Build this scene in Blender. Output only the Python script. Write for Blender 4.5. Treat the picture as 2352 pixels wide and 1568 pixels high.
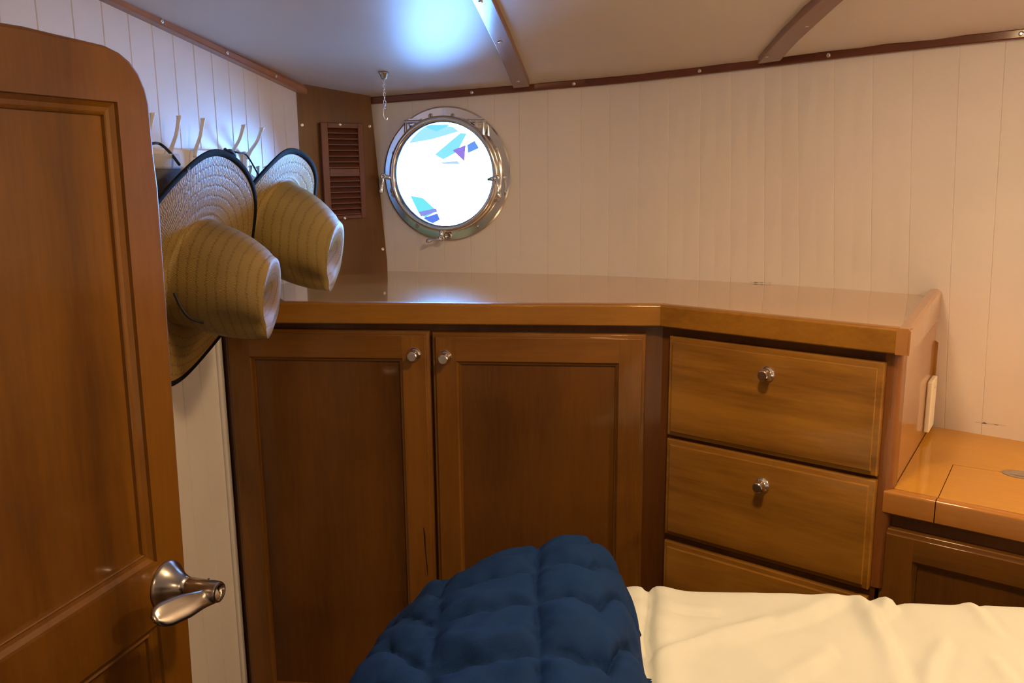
import bpy, bmesh, math, random
from mathutils import Vector as V, Matrix, noise
random.seed(7)
PI = math.pi
for o in list(bpy.data.objects): bpy.data.objects.remove(o)
scn = bpy.context.scene
COL = scn.collection

# ------------------------------------------------------------ camera
FPX = 1987.85
PITCH, ROLL = math.radians(11.369), math.radians(-.5244)
CAM = V((0, 0, 1.18))
FW = V((0, math.cos(PITCH), -math.sin(PITCH)))
_U = V((0, math.sin(PITCH), math.cos(PITCH))); _R = V((1, 0, 0))
RT = math.cos(ROLL)*_R + math.sin(ROLL)*_U
UP = -math.sin(ROLL)*_R + math.cos(ROLL)*_U
cd = bpy.data.cameras.new('camera'); cam = bpy.data.objects.new('camera', cd); COL.objects.link(cam)
cd.sensor_width = 36; cd.lens = FPX/2352*36; cd.clip_start = .02
m = Matrix.Identity(4)
for i, a in enumerate((RT, UP, -FW)):
    for k in range(3): m[k][i] = a[k]
m.translation = CAM
cam.matrix_world = m
scn.camera = cam

# ------------------------------------------------------------ world, lights, exposure
scn.view_settings.view_transform = 'Standard'; scn.view_settings.look = 'None'
scn.view_settings.gamma = 1; scn.view_settings.use_curve_mapping = False
scn.view_settings.exposure = 0.15
WORLD_STR = 70
world = bpy.data.worlds.new('world'); scn.world = world; world.use_nodes = True
wn = world.node_tree; wn.nodes.clear()
def wnode(t, **k):
    n = wn.nodes.new(t)
    for a, b in k.items(): setattr(n, a, b)
    return n
w_out = wnode('ShaderNodeOutputWorld'); w_bg = wnode('ShaderNodeBackground'); w_tc = wnode('ShaderNodeTexCoord')
w_sx = wnode('ShaderNodeSeparateXYZ'); wn.links.new(w_tc.outputs['Generated'], w_sx.inputs[0])
def wm(op, a, b=None, c=None):
    n = wnode('ShaderNodeMath', operation=op)
    for i, q in enumerate((a, b, c)):
        if q is None: continue
        if isinstance(q, (int, float)): n.inputs[i].default_value = q
        else: wn.links.new(q, n.inputs[i])
    return n.outputs[0]
w_yy = wm('MAXIMUM', w_sx.outputs[1], .02)
w_u, w_v = wm('DIVIDE', w_sx.outputs[0], w_yy), wm('DIVIDE', w_sx.outputs[2], w_yy)     # slope right / slope up of the view towards the dock
def poly_mask(pts, soft):
    """1 inside a convex patch of the bright dockside scene"""
    cxm = sum(p[0] for p in pts)/len(pts); cym = sum(p[1] for p in pts)/len(pts); out = None
    for (x0, y0), (x1, y1) in zip(pts, pts[1:]+pts[:1]):
        nx, ny = y0-y1, x1-x0; L = math.hypot(nx, ny); nx /= L; ny /= L
        if (cxm-x0)*nx+(cym-y0)*ny < 0: nx, ny = -nx, -ny
        d = wm('MULTIPLY_ADD', w_v, ny, wm('MULTIPLY_ADD', w_u, nx, -(x0*nx+y0*ny)))
        out = d if out is None else wm('MINIMUM', out, d)
    n = wnode('ShaderNodeMath', operation='MULTIPLY_ADD', use_clamp=True); wn.links.new(out, n.inputs[0]); n.inputs[1].default_value = 12/soft; n.inputs[2].default_value = 0
    return n.outputs[0]
BRIGHT = (.20, .46, 1)
K = 1/WORLD_STR
PATCHES = [([(-.1250, .0255), (-.1060, .0420), (-.0880, .0485), (-.0640, .0455), (-.0570, .0400), (-.0880, .0315)], .004, (.42, .86, .98)),
    ([(-.1020, .0480), (-.0800, .0515), (-.0660, .0475), (-.0830, .0400)], .006, (.22, .80, .98)),
    ([(-.0860, .0150), (-.0560, .0390), (-.0480, .0380), (-.0600, .0170), (-.0760, .0090)], .007, (.30, .86, .95)),
    ([(-.0650, .0195), (-.0500, .0255), (-.0520, .0070)], .0012, (.36, .22, .80)),
    ([(-.0485, .0255), (-.0400, .0300), (-.0350, .0215), (-.0480, .0160)], .002, (.16, .34, .90)),
    ([(-.0800, .0065), (-.0600, .0080), (-.0560, .0040), (-.0760, .0040)], .004, (.55, .74, .95)),
    ([(-.1150, -.0300), (-.1000, -.0330), (-.0840, -.0480), (-.0980, -.0560), (-.1060, -.0500)], .005, (.20, .86, .92)),
    ([(-.1060, -.0490), (-.0850, -.0450), (-.0840, -.0490), (-.1030, -.0545)], .002, (.30, .30, .80)),
    ([(-.1010, -.0560), (-.0840, -.0505), (-.0810, -.0580), (-.0930, -.0640)], .002, (.12, .22, .85))]
w_col = wnode('ShaderNodeRGB').outputs[0]; w_col.default_value = (*BRIGHT, 1)
for pts_, soft, c in PATCHES:
    mx = wnode('ShaderNodeMix', data_type='RGBA'); wn.links.new(poly_mask(pts_, soft), mx.inputs[0]); wn.links.new(w_col, mx.inputs[6])
    mx.inputs[7].default_value = (*[q*K for q in c], 1); w_col = mx.outputs[2]
w_low = wnode('ShaderNodeMapRange', interpolation_type='SMOOTHSTEP'); wn.links.new(w_v, w_low.inputs[0])      # the dock and water below are darker than the sky
for i_, q_ in enumerate((-.75, -.12, .16*WORLD_STR, WORLD_STR)): w_low.inputs[i_+1].default_value = q_
wn.links.new(w_col, w_bg.inputs[0]); wn.links.new(w_low.outputs[0], w_bg.inputs[1])
wn.links.new(w_bg.outputs[0], w_out.inputs[0])

def lamp(name, kind, loc, energy, color, aim=None, **k):
    l = bpy.data.lights.new(name, kind); l.energy = energy; l.color = color
    for a, b in k.items(): setattr(l, a, b)
    o = bpy.data.objects.new(name, l); COL.objects.link(o); o.location = loc
    if aim is not None: o.rotation_euler = V(aim).to_track_quat('-Z', 'Y').to_euler()
    return o
WARM = (1, .65, .33)
LAMPS = [((.22, .86, 1.455), 3.9, .05), ((1.20, .72, 1.47), 6.6, .06), ((-.35, -.55, 1.60), 2.6, .06)]   # lens centre, watts, radius; the last one is an added ambient fill

# ------------------------------------------------------------ photograph geometry helpers
def ray(x, y): return FW*FPX + RT*(x-1176) - UP*(y-784)
def hz(x, y, z):
    d = ray(x, y); return CAM + d*((z-CAM.z)/d.z)
def pl(x, y, P, n):
    d = ray(x, y); return CAM + d*((P-CAM).dot(n)/d.dot(n))
class Fr:
    """upright frame: x along t, y along n (away from the room), z up"""
    def __init__(s, O, t):
        s.O = V((O[0], O[1], 0)); s.t = V((t[0], t[1], 0)).normalized(); s.n = V((-s.t.y, s.t.x, 0))
    def w(s, x, y, z): return s.O + s.t*x + s.n*y + V((0, 0, z))
    def px(s, x, y, off=0):
        P = pl(x, y, s.O + s.n*off, s.n); d = P - s.O
        return V((d.dot(s.t), off, P.z))
    def loc(s, P):
        d = P - s.O; return V((d.dot(s.t), d.dot(s.n), P.z))
    def mat(s, x=0, y=0, z=0):
        m = Matrix.Identity(4); P = s.w(x, y, z)
        for k in range(3): m[k][0] = s.t[k]; m[k][1] = s.n[k]; m[k][3] = P[k]
        return m
ZC = .95
a0 = hz(636, 694, ZC); a1 = hz(1517, 699.5, ZC); b1 = hz(2088, 757, ZC)
FA = Fr(a0, a1-a0); FB = Fr(a1, b1-a1)
AX = (a1-a0).length; BX = (b1-a1).length
OVR = .024                                   # frame set back from the counter edge
L2 = hz(704, 639, ZC)
L1 = FA.w(*FA.px(503, 757, OVR))
FL = Fr(L2, L2-L1)                           # left wall: x grows away from the camera, y>0 is behind the wall
K2 = hz(890, 622, ZC)
FK = Fr(L2, K2-L2)                           # corner panel
_d = math.radians(73.6); _e = ray(425, 1200); _e = CAM + _e*(1.02/_e.y)
FD = Fr(_e, (math.cos(_d), math.sin(_d)))    # open door
ZL = .6992
_ca, _cb = -.0110, -.1558
_cc = 1.3431 + .436*_ca*1 - _cb*1.869 + .003
def ceil_z(x, y):
    z = _cc + _ca*x + _cb*y
    z = z if y > .1 else _cc + _ca*x + _cb*.1 - (_cb*(y-.1))*-.3
    return z + ceil_fix(x, y)
def ceil_fix(x, y):
    if 'zt' not in globals(): return 0
    best = 9; bi = 0
    for i in range(0, 421, 6):
        d = (HP[i].x-x)**2+(HP[i].y-y)**2
        if d < best: best = d; bi = i
    H = HP[bi]; d = math.sqrt(best)
    c = interp(zt, HS[bi])+.0125 - (_cc+_ca*H.x+_cb*max(H.y, .1))
    return c*math.exp(-(d/.42)**2)
CN = V((-_ca, -_cb, 1)).normalized()
def cpx(x, y, off=0):
    fx = 0
    for _ in range(6):
        P = pl(x, y, V((0, 0, _cc-off+fx)), CN); fx = ceil_z(P.x, P.y)-(_cc+_ca*P.x+_cb*P.y)
    return P

# ------------------------------------------------------------ object helpers
def mesh_obj(name, verts, faces, mat, parent=None, smooth=False, mats=None, midx=None, bevel=0, seg=2, weld=False):
    me = bpy.data.meshes.new(name); me.from_pydata([tuple(v) for v in verts], [], faces)
    bm = bmesh.new(); bm.from_mesh(me)
    if weld: bmesh.ops.remove_doubles(bm, verts=bm.verts, dist=1e-5)
    bmesh.ops.recalc_face_normals(bm, faces=bm.faces)
    bm.to_mesh(me); bm.free()
    for mm in (mats or [mat]): me.materials.append(mm)
    if midx:
        for p, i in zip(me.polygons, midx): p.material_index = i
    if smooth:
        for p in me.polygons: p.use_smooth = True
    o = bpy.data.objects.new(name, me); COL.objects.link(o)
    if parent: o.parent = parent
    if bevel:
        b = o.modifiers.new('bevel', 'BEVEL'); b.width = bevel; b.segments = seg; b.limit_method = 'ANGLE'; b.angle_limit = math.radians(35)
        b.harden_normals = False
        if seg > 1:
            for p in me.polygons: p.use_smooth = True
            s = o.modifiers.new('wn', 'WEIGHTED_NORMAL'); s.keep_sharp = False
    return o
def esplit(o, deg=28):
    for p in o.data.polygons: p.use_smooth = True
    s = o.modifiers.new('e', 'EDGE_SPLIT'); s.split_angle = math.radians(deg); return o
class MB:
    def __init__(s): s.v = []; s.f = []; s.m = []
    def add(s, vs, fs, mi=0):
        k = len(s.v); s.v += [V(v) for v in vs]; s.f += [tuple(i+k for i in f) for f in fs]; s.m += [mi]*len(fs); return s
    def box(s, x0, x1, y0, y1, z0, z1, mi=0):
        return s.add([(x, y, z) for z in (z0, z1) for y in (y0, y1) for x in (x0, x1)],
            [(0, 2, 3, 1), (4, 5, 7, 6), (0, 1, 5, 4), (2, 6, 7, 3), (0, 4, 6, 2), (1, 3, 7, 5)], mi)
    def prism(s, pts, z0, z1, mi=0):
        n = len(pts)
        return s.add([(p[0], p[1], z0) for p in pts]+[(p[0], p[1], z1) for p in pts],
            [tuple(range(n))[::-1], tuple(range(n, 2*n))]+[(i, (i+1) % n, n+(i+1) % n, n+i) for i in range(n)], mi)
    def loft(s, rings, closed=True, caps=True, mi=0):
        n = len(rings[0]); vs = [p for r in rings for p in r]; fs = []
        for k in range(len(rings)-1):
            for i in range(n if closed else n-1):
                j = (i+1) % n; fs.append((k*n+i, k*n+j, (k+1)*n+j, (k+1)*n+i))
        if caps and closed: fs += [tuple(range(n))[::-1], tuple(range((len(rings)-1)*n, len(rings)*n))]
        return s.add(vs, fs, mi)
    def lathe(s, prof, O=(0, 0, 0), ax=(0, -1, 0), seg=24, mi=0, caps=True):
        a = V(ax).normalized(); u = a.orthogonal().normalized(); w = a.cross(u); O = V(O)
        return s.loft([[O + a*h + (u*math.cos(2*PI*i/seg)+w*math.sin(2*PI*i/seg))*max(r, 1e-5) for i in range(seg)] for r, h in prof], True, caps, mi)
    def tube(s, pts, r, seg=8, mi=0, flat=1):
        pts = [V(p) for p in pts]; rings = []; u = None
        for i, p in enumerate(pts):
            t = (pts[min(i+1, len(pts)-1)]-pts[max(i-1, 0)]).normalized()
            u = t.orthogonal().normalized() if u is None else (u - t*u.dot(t)).normalized()
            w = t.cross(u); rr = r[i] if isinstance(r, (list, tuple)) else r
            rings.append([p + (u*math.cos(2*PI*k/seg)+w*math.sin(2*PI*k/seg)*flat)*rr for k in range(seg)])
        return s.loft(rings, True, True, mi)
    def obj(s, name, mat, parent=None, smooth=False, bevel=0, seg=2, mats=None, weld=False):
        return mesh_obj(name, s.v, s.f, mat, parent, smooth, mats, s.m if mats else None, bevel, seg, weld)
def curve_pts(P, n):
    """Catmull-Rom through P"""
    P = [V(p) for p in P]; P = [P[0]*2-P[1]]+P+[P[-1]*2-P[-2]]; out = []
    k = len(P)-3
    for i in range(n+1):
        u = i/n*k; j = min(int(u), k-1); t = u-j; a, b, c, d = P[j:j+4]
        out.append(.5*((2*b)+(c-a)*t+(2*a-5*b+4*c-d)*t*t+(3*b-a-3*c+d)*t**3))
    return out
def tag(o, label, cat, group=None, kind=None):
    o['label'] = label; o['category'] = cat
    if group: o['group'] = group
    if kind: o['kind'] = kind
    return o
def struct(o, label=None, cat=None):
    o['kind'] = 'structure'
    if label: o['label'] = label
    if cat: o['category'] = cat
    return o
def empty(name, m):
    o = bpy.data.objects.new(name, None); COL.objects.link(o); o.empty_display_size = .05
    o.matrix_world = m; return o
def thing(name, label, cat, m, group=None): return tag(empty(name, m), label, cat, group)

# ------------------------------------------------------------ materials
def mat_new(name):
    m = bpy.data.materials.new(name); m.use_nodes = True; nt = m.node_tree
    return m, nt, nt.nodes['Principled BSDF']
def rough_flat(name, col, rough=.5, coat=0, metal=0, spec=.5, bump=0, bscale=200, crough=.05):
    m, nt, b = mat_new(name)
    b.inputs['Base Color'].default_value = (*col, 1); b.inputs['Roughness'].default_value = rough
    b.inputs['Metallic'].default_value = metal; b.inputs['Coat Weight'].default_value = coat; b.inputs['Coat Roughness'].default_value = crough
    b.inputs['Specular IOR Level'].default_value = spec
    tc = nt.nodes.new('ShaderNodeTexCoord'); n = nt.nodes.new('ShaderNodeTexNoise'); n.inputs['Scale'].default_value = 9; n.inputs['Detail'].default_value = 4
    mx = nt.nodes.new('ShaderNodeMix'); mx.data_type = 'RGBA'; mx.inputs[0].default_value = 1
    mx.inputs[6].default_value = (*[c*.94 for c in col], 1); mx.inputs[7].default_value = (*[min(1, c*1.05) for c in col], 1)
    nt.links.new(tc.outputs['Object'], n.inputs['Vector']); nt.links.new(n.outputs[0], mx.inputs[0]); nt.links.new(mx.outputs[2], b.inputs['Base Color'])
    if bump:
        n2 = nt.nodes.new('ShaderNodeTexNoise'); n2.inputs['Scale'].default_value = bscale; n2.inputs['Detail'].default_value = 3
        bp = nt.nodes.new('ShaderNodeBump'); bp.inputs['Strength'].default_value = bump; bp.inputs['Distance'].default_value = .001
        nt.links.new(tc.outputs['Object'], n2.inputs['Vector']); nt.links.new(n2.outputs[0], bp.inputs['Height']); nt.links.new(bp.outputs[0], b.inputs['Normal'])
    return m
def wood(name, dark, light, axis='z', gloss=.06, coat=.65, fig=1.0, base_rough=.5, seed=0, rot=0, ior=1.45, nb=.06, bspec=.3, dist=1.3):
    """varnished cherry: grain stretched along the axis of the part"""
    m, nt, b = mat_new(name); N = nt.nodes.new; L = nt.links.new
    tc = N('ShaderNodeTexCoord'); mp = N('ShaderNodeMapping'); mp.inputs['Location'].default_value = (seed, seed*.7, seed*1.3)
    sc = {'z': (1, 1, .10), 'x': (.10, 1, 1), 'y': (1, .10, 1)}[axis]; mp.inputs['Scale'].default_value = sc
    mp.inputs['Rotation'].default_value = (0, 0, -rot)
    L(tc.outputs['Object'], mp.inputs['Vector'])
    n1 = N('ShaderNodeTexNoise'); n1.inputs['Scale'].default_value = 7*fig; n1.inputs['Detail'].default_value = 6; n1.inputs['Distortion'].default_value = dist
    n2 = N('ShaderNodeTexNoise'); n2.inputs['Scale'].default_value = 150; n2.inputs['Detail'].default_value = 4; n2.inputs['Roughness'].default_value = .6
    n3 = N('ShaderNodeTexNoise'); n3.inputs['Scale'].default_value = 4.5; n3.inputs['Detail'].default_value = 2
    L(mp.outputs[0], n1.inputs['Vector']); L(mp.outputs[0], n2.inputs['Vector']); L(tc.outputs['Object'], n3.inputs['Vector'])
    a = N('ShaderNodeMath'); a.operation = 'MULTIPLY_ADD'; a.inputs[1].default_value = .62; L(n1.outputs[0], a.inputs[0])
    c = N('ShaderNodeMath'); c.operation = 'MULTIPLY'; c.inputs[1].default_value = .22; L(n2.outputs[0], c.inputs[0])
    d = N('ShaderNodeMath'); d.operation = 'MULTIPLY_ADD'; d.inputs[1].default_value = .30; L(n3.outputs[0], d.inputs[0]); L(c.outputs[0], d.inputs[2])
    L(d.outputs[0], a.inputs[2])
    cr = N('ShaderNodeValToRGB'); cr.color_ramp.elements[0].position = .40; cr.color_ramp.elements[1].position = .72
    cr.color_ramp.elements[0].color = (*dark, 1); cr.color_ramp.elements[1].color = (*light, 1)
    L(a.outputs[0], cr.inputs[0]); L(cr.outputs[0], b.inputs['Base Color'])
    b.inputs['Roughness'].default_value = base_rough; b.inputs['Coat Weight'].default_value = coat
    b.inputs['Coat Roughness'].default_value = gloss; b.inputs['Coat IOR'].default_value = ior; b.inputs['Specular IOR Level'].default_value = bspec
    bp = N('ShaderNodeBump'); bp.inputs['Strength'].default_value = nb; bp.inputs['Distance'].default_value = .0006
    L(n2.outputs[0], bp.inputs['Height']); L(bp.outputs[0], b.inputs['Normal'])
    return m
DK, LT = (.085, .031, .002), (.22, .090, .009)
W_door = wood('cherry_vertical', DK, LT, 'z')
W_doorh = wood('cherry_horizontal', DK, LT, 'x', seed=3)
W_panel = wood('cherry_panel', (.055, .019, .002), (.150, .058, .005), 'z', seed=5, fig=.8)
W_frame = wood('cherry_frame', (.07, .022, .004), (.15, .052, .008), 'z', seed=9)
W_draw = wood('cherry_drawer', (.15, .058, .004), (.37, .170, .018), 'x', seed=2, fig=1.0, dist=3.2)
W_edge = wood('cherry_edge', (.17, .066, .004), (.35, .155, .013), 'x', seed=4, gloss=.05)
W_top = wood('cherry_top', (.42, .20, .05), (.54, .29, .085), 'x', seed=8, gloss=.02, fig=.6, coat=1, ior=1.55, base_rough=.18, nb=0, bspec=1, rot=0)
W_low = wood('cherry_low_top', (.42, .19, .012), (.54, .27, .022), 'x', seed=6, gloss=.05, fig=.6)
W_side = wood('cherry_side', (.34, .14, .035), (.42, .19, .05), 'z', seed=7, gloss=.10, ior=1.7, coat=1, base_rough=.3, nb=0)
W_trim = wood('mahogany_trim', (.10, .028, .014), (.16, .05, .025), 'x', seed=1, gloss=.12)
W_trimL = wood('mahogany_trim_left', (.30, .12, .05), (.42, .19, .08), 'x', seed=1, gloss=.08)
W_vent = wood('mahogany_vent', (.11, .032, .016), (.185, .06, .028), 'z', seed=11, gloss=.2)
W_corner = wood('teak_panel', (.10, .040, .008), (.19, .08, .014), 'z', seed=12, gloss=.12)
W_big = wood('cherry_cabin_door', (.080, .028, .0015), (.20, .080, .004), 'z', seed=13, gloss=.09, fig=.7)
W_bigh = wood('cherry_cabin_rail', (.16, .05, .005), (.32, .12, .012), 'x', seed=14, gloss=.09, fig=.7)
M_wall = rough_flat('white_paint_planks', (.80, .76, .74), .38, bump=.15, bscale=300)
M_wallL = rough_flat('white_satin_planks', (.80, .77, .74), .32, bump=.12, bscale=300)
M_ceil = rough_flat('cream_headliner', (.68, .64, .58), .40, spec=.32, bump=.10, bscale=900)
M_floor = wood('floor_teak', (.10, .04, .012), (.2, .08, .025), 'y', seed=15)
M_shell = rough_flat('cream_back_wall', (.62, .55, .45), .5)
M_chrome = rough_flat('chrome', (.84, .85, .88), .13, metal=1)
M_steel = rough_flat('brushed_steel', (.52, .49, .46), .24, metal=1)
M_screw = rough_flat('screw_steel', (.75, .74, .72), .25, metal=1)
M_white = rough_flat('white_enamel', (.86, .85, .83), .22)
M_plate = rough_flat('cream_plastic', (.85, .80, .66), .4)
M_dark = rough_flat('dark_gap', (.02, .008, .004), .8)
M_grime = rough_flat('mildew', (.10, .085, .06), .9)
M_cord = rough_flat('black_cord', (.012, .012, .018), .6)
M_bind = rough_flat('black_binding', (.006, .006, .008), .85, spec=.15, bump=.3, bscale=800)
M_logo = rough_flat('grey_print', (.30, .33, .34), .7)
M_gasket = rough_flat('rubber_gasket', (.05, .05, .06), .5)
M_capg = rough_flat('grey_knit', (.16, .155, .16), .9, bump=.8, bscale=260)
M_capw = rough_flat('white_band', (.62, .62, .64), .85, bump=.5, bscale=400)
M_blue = rough_flat('navy_cotton', (.006, .027, .105), .85, spec=.12, bump=.35, bscale=700)
M_sheet = rough_flat('white_cotton', (.60, .64, .61), .85, spec=.2, bump=.2, bscale=900)
M_base = rough_flat('mattress_ticking', (.7, .66, .56), .9)
def glass_mat():
    m, nt, b = mat_new('port_glass'); out = nt.nodes['Material Output']
    tr = nt.nodes.new('ShaderNodeBsdfTransparent'); tr.inputs[0].default_value = (.93, .97, 1, 1)
    gl = nt.nodes.new('ShaderNodeBsdfGlossy'); gl.inputs['Roughness'].default_value = .02
    fr = nt.nodes.new('ShaderNodeFresnel'); mx = nt.nodes.new('ShaderNodeMixShader')
    nt.links.new(fr.outputs[0], mx.inputs[0]); nt.links.new(tr.outputs[0], mx.inputs[1]); nt.links.new(gl.outputs[0], mx.inputs[2]); nt.links.new(mx.outputs[0], out.inputs[0])
    return m
M_glass = glass_mat()
def emit(name, col, s):
    m, nt, b = mat_new(name); b.inputs['Emission Color'].default_value = (*col, 1); b.inputs['Emission Strength'].default_value = s; return m
def straw_mat(name, tan, brown, sc=1):
    m, nt, b = mat_new(name); N = nt.nodes.new; L = nt.links.new
    uv = N('ShaderNodeUVMap'); sp = N('ShaderNodeSeparateXYZ'); L(uv.outputs[0], sp.inputs[0])
    tc = N('ShaderNodeTexCoord'); ns = N('ShaderNodeTexNoise'); ns.inputs['Scale'].default_value = 90; L(tc.outputs['Object'], ns.inputs['Vector'])
    n0 = N('ShaderNodeTexNoise'); n0.inputs['Scale'].default_value = 8; L(tc.outputs['Object'], n0.inputs['Vector'])
    def mth(op, a, b_=None, c=None):
        q = N('ShaderNodeMath'); q.operation = op
        for i, s in enumerate((a, b_, c)):
            if s is None: continue
            if isinstance(s, (int, float)): q.inputs[i].default_value = s
            else: L(s, q.inputs[i])
        return q.outputs[0]
    zig = mth('MULTIPLY', mth('PINGPONG', mth('MULTIPLY', sp.outputs[1], 130), .5), .22)
    row = mth('ADD', mth('ADD', mth('DIVIDE', sp.outputs[0], .0155*sc), zig), mth('MULTIPLY', mth('SUBTRACT', ns.outputs[0], .5), .35))
    rl = mth('ABSOLUTE', mth('SUBTRACT', mth('FRACT', row), .5))
    line = mth('SUBTRACT', 1, mth('SMOOTH_MIN', mth('MULTIPLY', rl, 6), 1, .2)); line = mth('MULTIPLY', line, mth('ADD', .45, mth('PINGPONG', mth('MULTIPLY', sp.outputs[1], 95), .55)))
    line = mth('MAXIMUM', line, 0)
    fine = mth('PINGPONG', mth('ADD', mth('MULTIPLY', sp.outputs[1], 300), mth('MULTIPLY', ns.outputs[0], 2.2)), .5)
    cross = mth('PINGPONG', mth('MULTIPLY', sp.outputs[0], 520), .5)
    f2 = mth('ADD', mth('MULTIPLY', fine, .9), mth('MULTIPLY', cross, .35))
    mx = N('ShaderNodeMix'); mx.data_type = 'RGBA'; mx.inputs[6].default_value = (*[c*.45 for c in tan], 1); mx.inputs[7].default_value = (*[c*1.35 for c in tan], 1)
    L(mth('ADD', f2, mth('MULTIPLY', mth('SUBTRACT', n0.outputs[0], .5), .9)), mx.inputs[0])
    m2 = N('ShaderNodeMix'); m2.data_type = 'RGBA'; L(mth('MULTIPLY', line, .6), m2.inputs[0]); L(mx.outputs[2], m2.inputs[6]); m2.inputs[7].default_value = (*brown, 1)
    L(m2.outputs[2], b.inputs['Base Color']); b.inputs['Roughness'].default_value = .5; b.inputs['Specular IOR Level'].default_value = .4
    bp = N('ShaderNodeBump'); bp.inputs['Strength'].default_value = .55; bp.inputs['Distance'].default_value = .0012
    L(mth('SUBTRACT', f2, mth('MULTIPLY', line, .8)), bp.inputs['Height']); L(bp.outputs[0], b.inputs['Normal'])
    return m
M_straw = straw_mat('woven_straw', (.40, .27, .085), (.11, .060, .014))
M_straw2 = straw_mat('woven_straw_light', (.50, .35, .105), (.15, .080, .022), 1.15)

# ------------------------------------------------------------ hull plan curve
HPX = ((890, 622), (1050, 625.5), (1340, 631), (1535, 639), (1735, 650), (1900, 661), (2155, 680))
LEAN = .13
hb = [hz(*q, ZC) for q in HPX]
hb = [V((p.x, p.y, 0)) for p in hb]
hb[0] = V((K2.x, K2.y, 0))
def sm(u): u = max(0, min(1, u)); return u*u*(3-2*u)
zfac = lambda z: max(0, min(1.6, (1.40-z)/(1.40-ZL)))
hb2 = []
for i, p in enumerate(hb):
    t = (hb[min(i+1, 6)]-hb[max(i-1, 0)]).normalized(); n = V((-t.y, t.x, 0))
    hb2.append(p - n*LEAN*zfac(ZC)*sm((HPX[i][0]-1250)/900))
d_ = LEAN*zfac(ZC)
ext = [V(p)-V((.62, .78, 0))*d_ for p in ((.87, 1.418, 0), (1.0, 1.295, 0), (1.2, 1.07, 0), (1.42, .7, 0), (1.60, .2, 0), (1.66, -.5, 0), (1.68, -1.2, 0))]
HP = curve_pts([hb2[0]*1.0+(hb2[0]-hb2[1])*.8]+hb2+ext, 420)
HS = [0]
for i in range(1, len(HP)): HS.append(HS[-1]+(HP[i]-HP[i-1]).length)
def s_near(P): return min((((HP[i]-P).length), HS[i]) for i in range(len(HP)))[1]
SL0, SL1 = s_near(hb2[2]), s_near(hb2[6])
def lean(s, z): return sm((s-SL0)/(SL1-SL0))*LEAN*zfac(z)
def hull(s):
    if s <= 0: return HP[0], (HP[1]-HP[0]).normalized()
    for i in range(1, len(HS)):
        if HS[i] >= s:
            u = (s-HS[i-1])/(HS[i]-HS[i-1]); return HP[i-1].lerp(HP[i], u), (HP[i]-HP[i-1]).normalized()
    return HP[-1], (HP[-1]-HP[-2]).normalized()
def hull_px(x, y):
    d = ray(x, y); s_, z_ = 0, 1.2
    for it in range(5):
        off = lean(s_, z_) if it else 0; done = False
        for i in range(len(HP)-1):
            a, b = HP[i], HP[i+1]; t = b-a; n = V((-t.y, t.x, 0)).normalized()*off; det = -d.x*t.y + d.y*t.x
            if abs(det) < 1e-9: continue
            r = a + n - V((CAM.x, CAM.y, 0)); s = (-r.x*t.y + r.y*t.x)/det; u = (d.x*r.y - d.y*r.x)/det
            if -.2 <= u <= 1.2 and s > 0:
                s_, z_ = HS[i]+(HS[i+1]-HS[i])*max(0, min(1, u)), CAM.z + d.z*s; done = True
                if 0 <= u <= 1: break
    return s_, z_
LEAN0 = hull_px(2155, 680)[0]
def hull_w(s, z, off=0):
    P, t = hull(s); n = V((-t.y, t.x, 0)); q = P + n*(off+lean(s, z)); q.z = z; return q

zt = [hull_px(*q) for q in ((851, 240), (1040, 225), (1300, 203), (1700, 162), (2000, 127), (2352, 90))]
zt = [(0, zt[0][1])]+zt+[(HS[-1], zt[-1][1]+.02)]
def interp(tab, s):
    for (a, za), (b, zb) in zip(tab, tab[1:]):
        if s <= b: return za+(zb-za)*(s-a)/max(1e-9, b-a)
    return tab[-1][1]

# ------------------------------------------------------------ room shell
def planked(name, pos, s0, s1, grooves, zs, mat, gw=.0028, gd=.0022, back=.03, maxstep=.03, fine=False):
    """pos(s, z, off) -> world point; V grooves at the given s"""
    cols = []
    gs = sorted(g for g in grooves if s0+.004 < g < s1-.004)
    marks = [s0]+gs+[s1]
    for i in range(len(marks)-1):
        a, b = marks[i], marks[i+1]
        a2 = a+(gw/2 if i else 0); b2 = b-(gw/2 if i < len(marks)-2 else 0)
        n = max(1, int((b2-a2)/maxstep))
        for k in range(n+1): cols.append((a2+(b2-a2)*k/n, 0))
        if i < len(marks)-2: cols.append((b, gd))
    nz = len(zs); vs = []; fs = []
    for s, o in cols:
        for z in zs: vs.append(pos(s, z(s) if callable(z) else z, o))
    n = len(cols)
    for i in range(n-1):
        for k in range(nz-1): fs.append((i*nz+k, (i+1)*nz+k, (i+1)*nz+k+1, i*nz+k+1))
    off = len(vs)
    for s, o in cols:
        for z in zs: vs.append(pos(s, z(s) if callable(z) else z, back))
    for i in range(n-1):
        for k in range(nz-1): fs.append((off+i*nz+k, off+i*nz+k+1, off+(i+1)*nz+k+1, off+(i+1)*nz+k))
        fs.append((i*nz, off+i*nz, off+(i+1)*nz, (i+1)*nz)); e = nz-1
        fs.append((i*nz+e, (i+1)*nz+e, off+(i+1)*nz+e, off+i*nz+e))
    for i in (0, n-1):
        for k in range(nz-1): fs.append((i*nz+k, i*nz+k+1, off+i*nz+k+1, off+i*nz+k))
    return mesh_obj(name, vs, fs, mat)
gpx = [(905, 600), (958, 600), (1022, 600), (1082, 600), (1140, 620), (1195, 600), (1258, 600), (1332, 628), (1396, 630), (1462, 632), (1531, 636), (1605, 638), (1677, 640),
       (1755, 645), (1835, 650), (1915, 658), (2000, 662), (2086, 665), (2182, 655)]
hg = [hull_px(*q)[0] for q in gpx]
pitch = (hg[-1]-hg[7])/11
g = hg[-1]
while g < HS[-1]-pitch: g += pitch; hg.append(g)
s_start = 0
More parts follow.
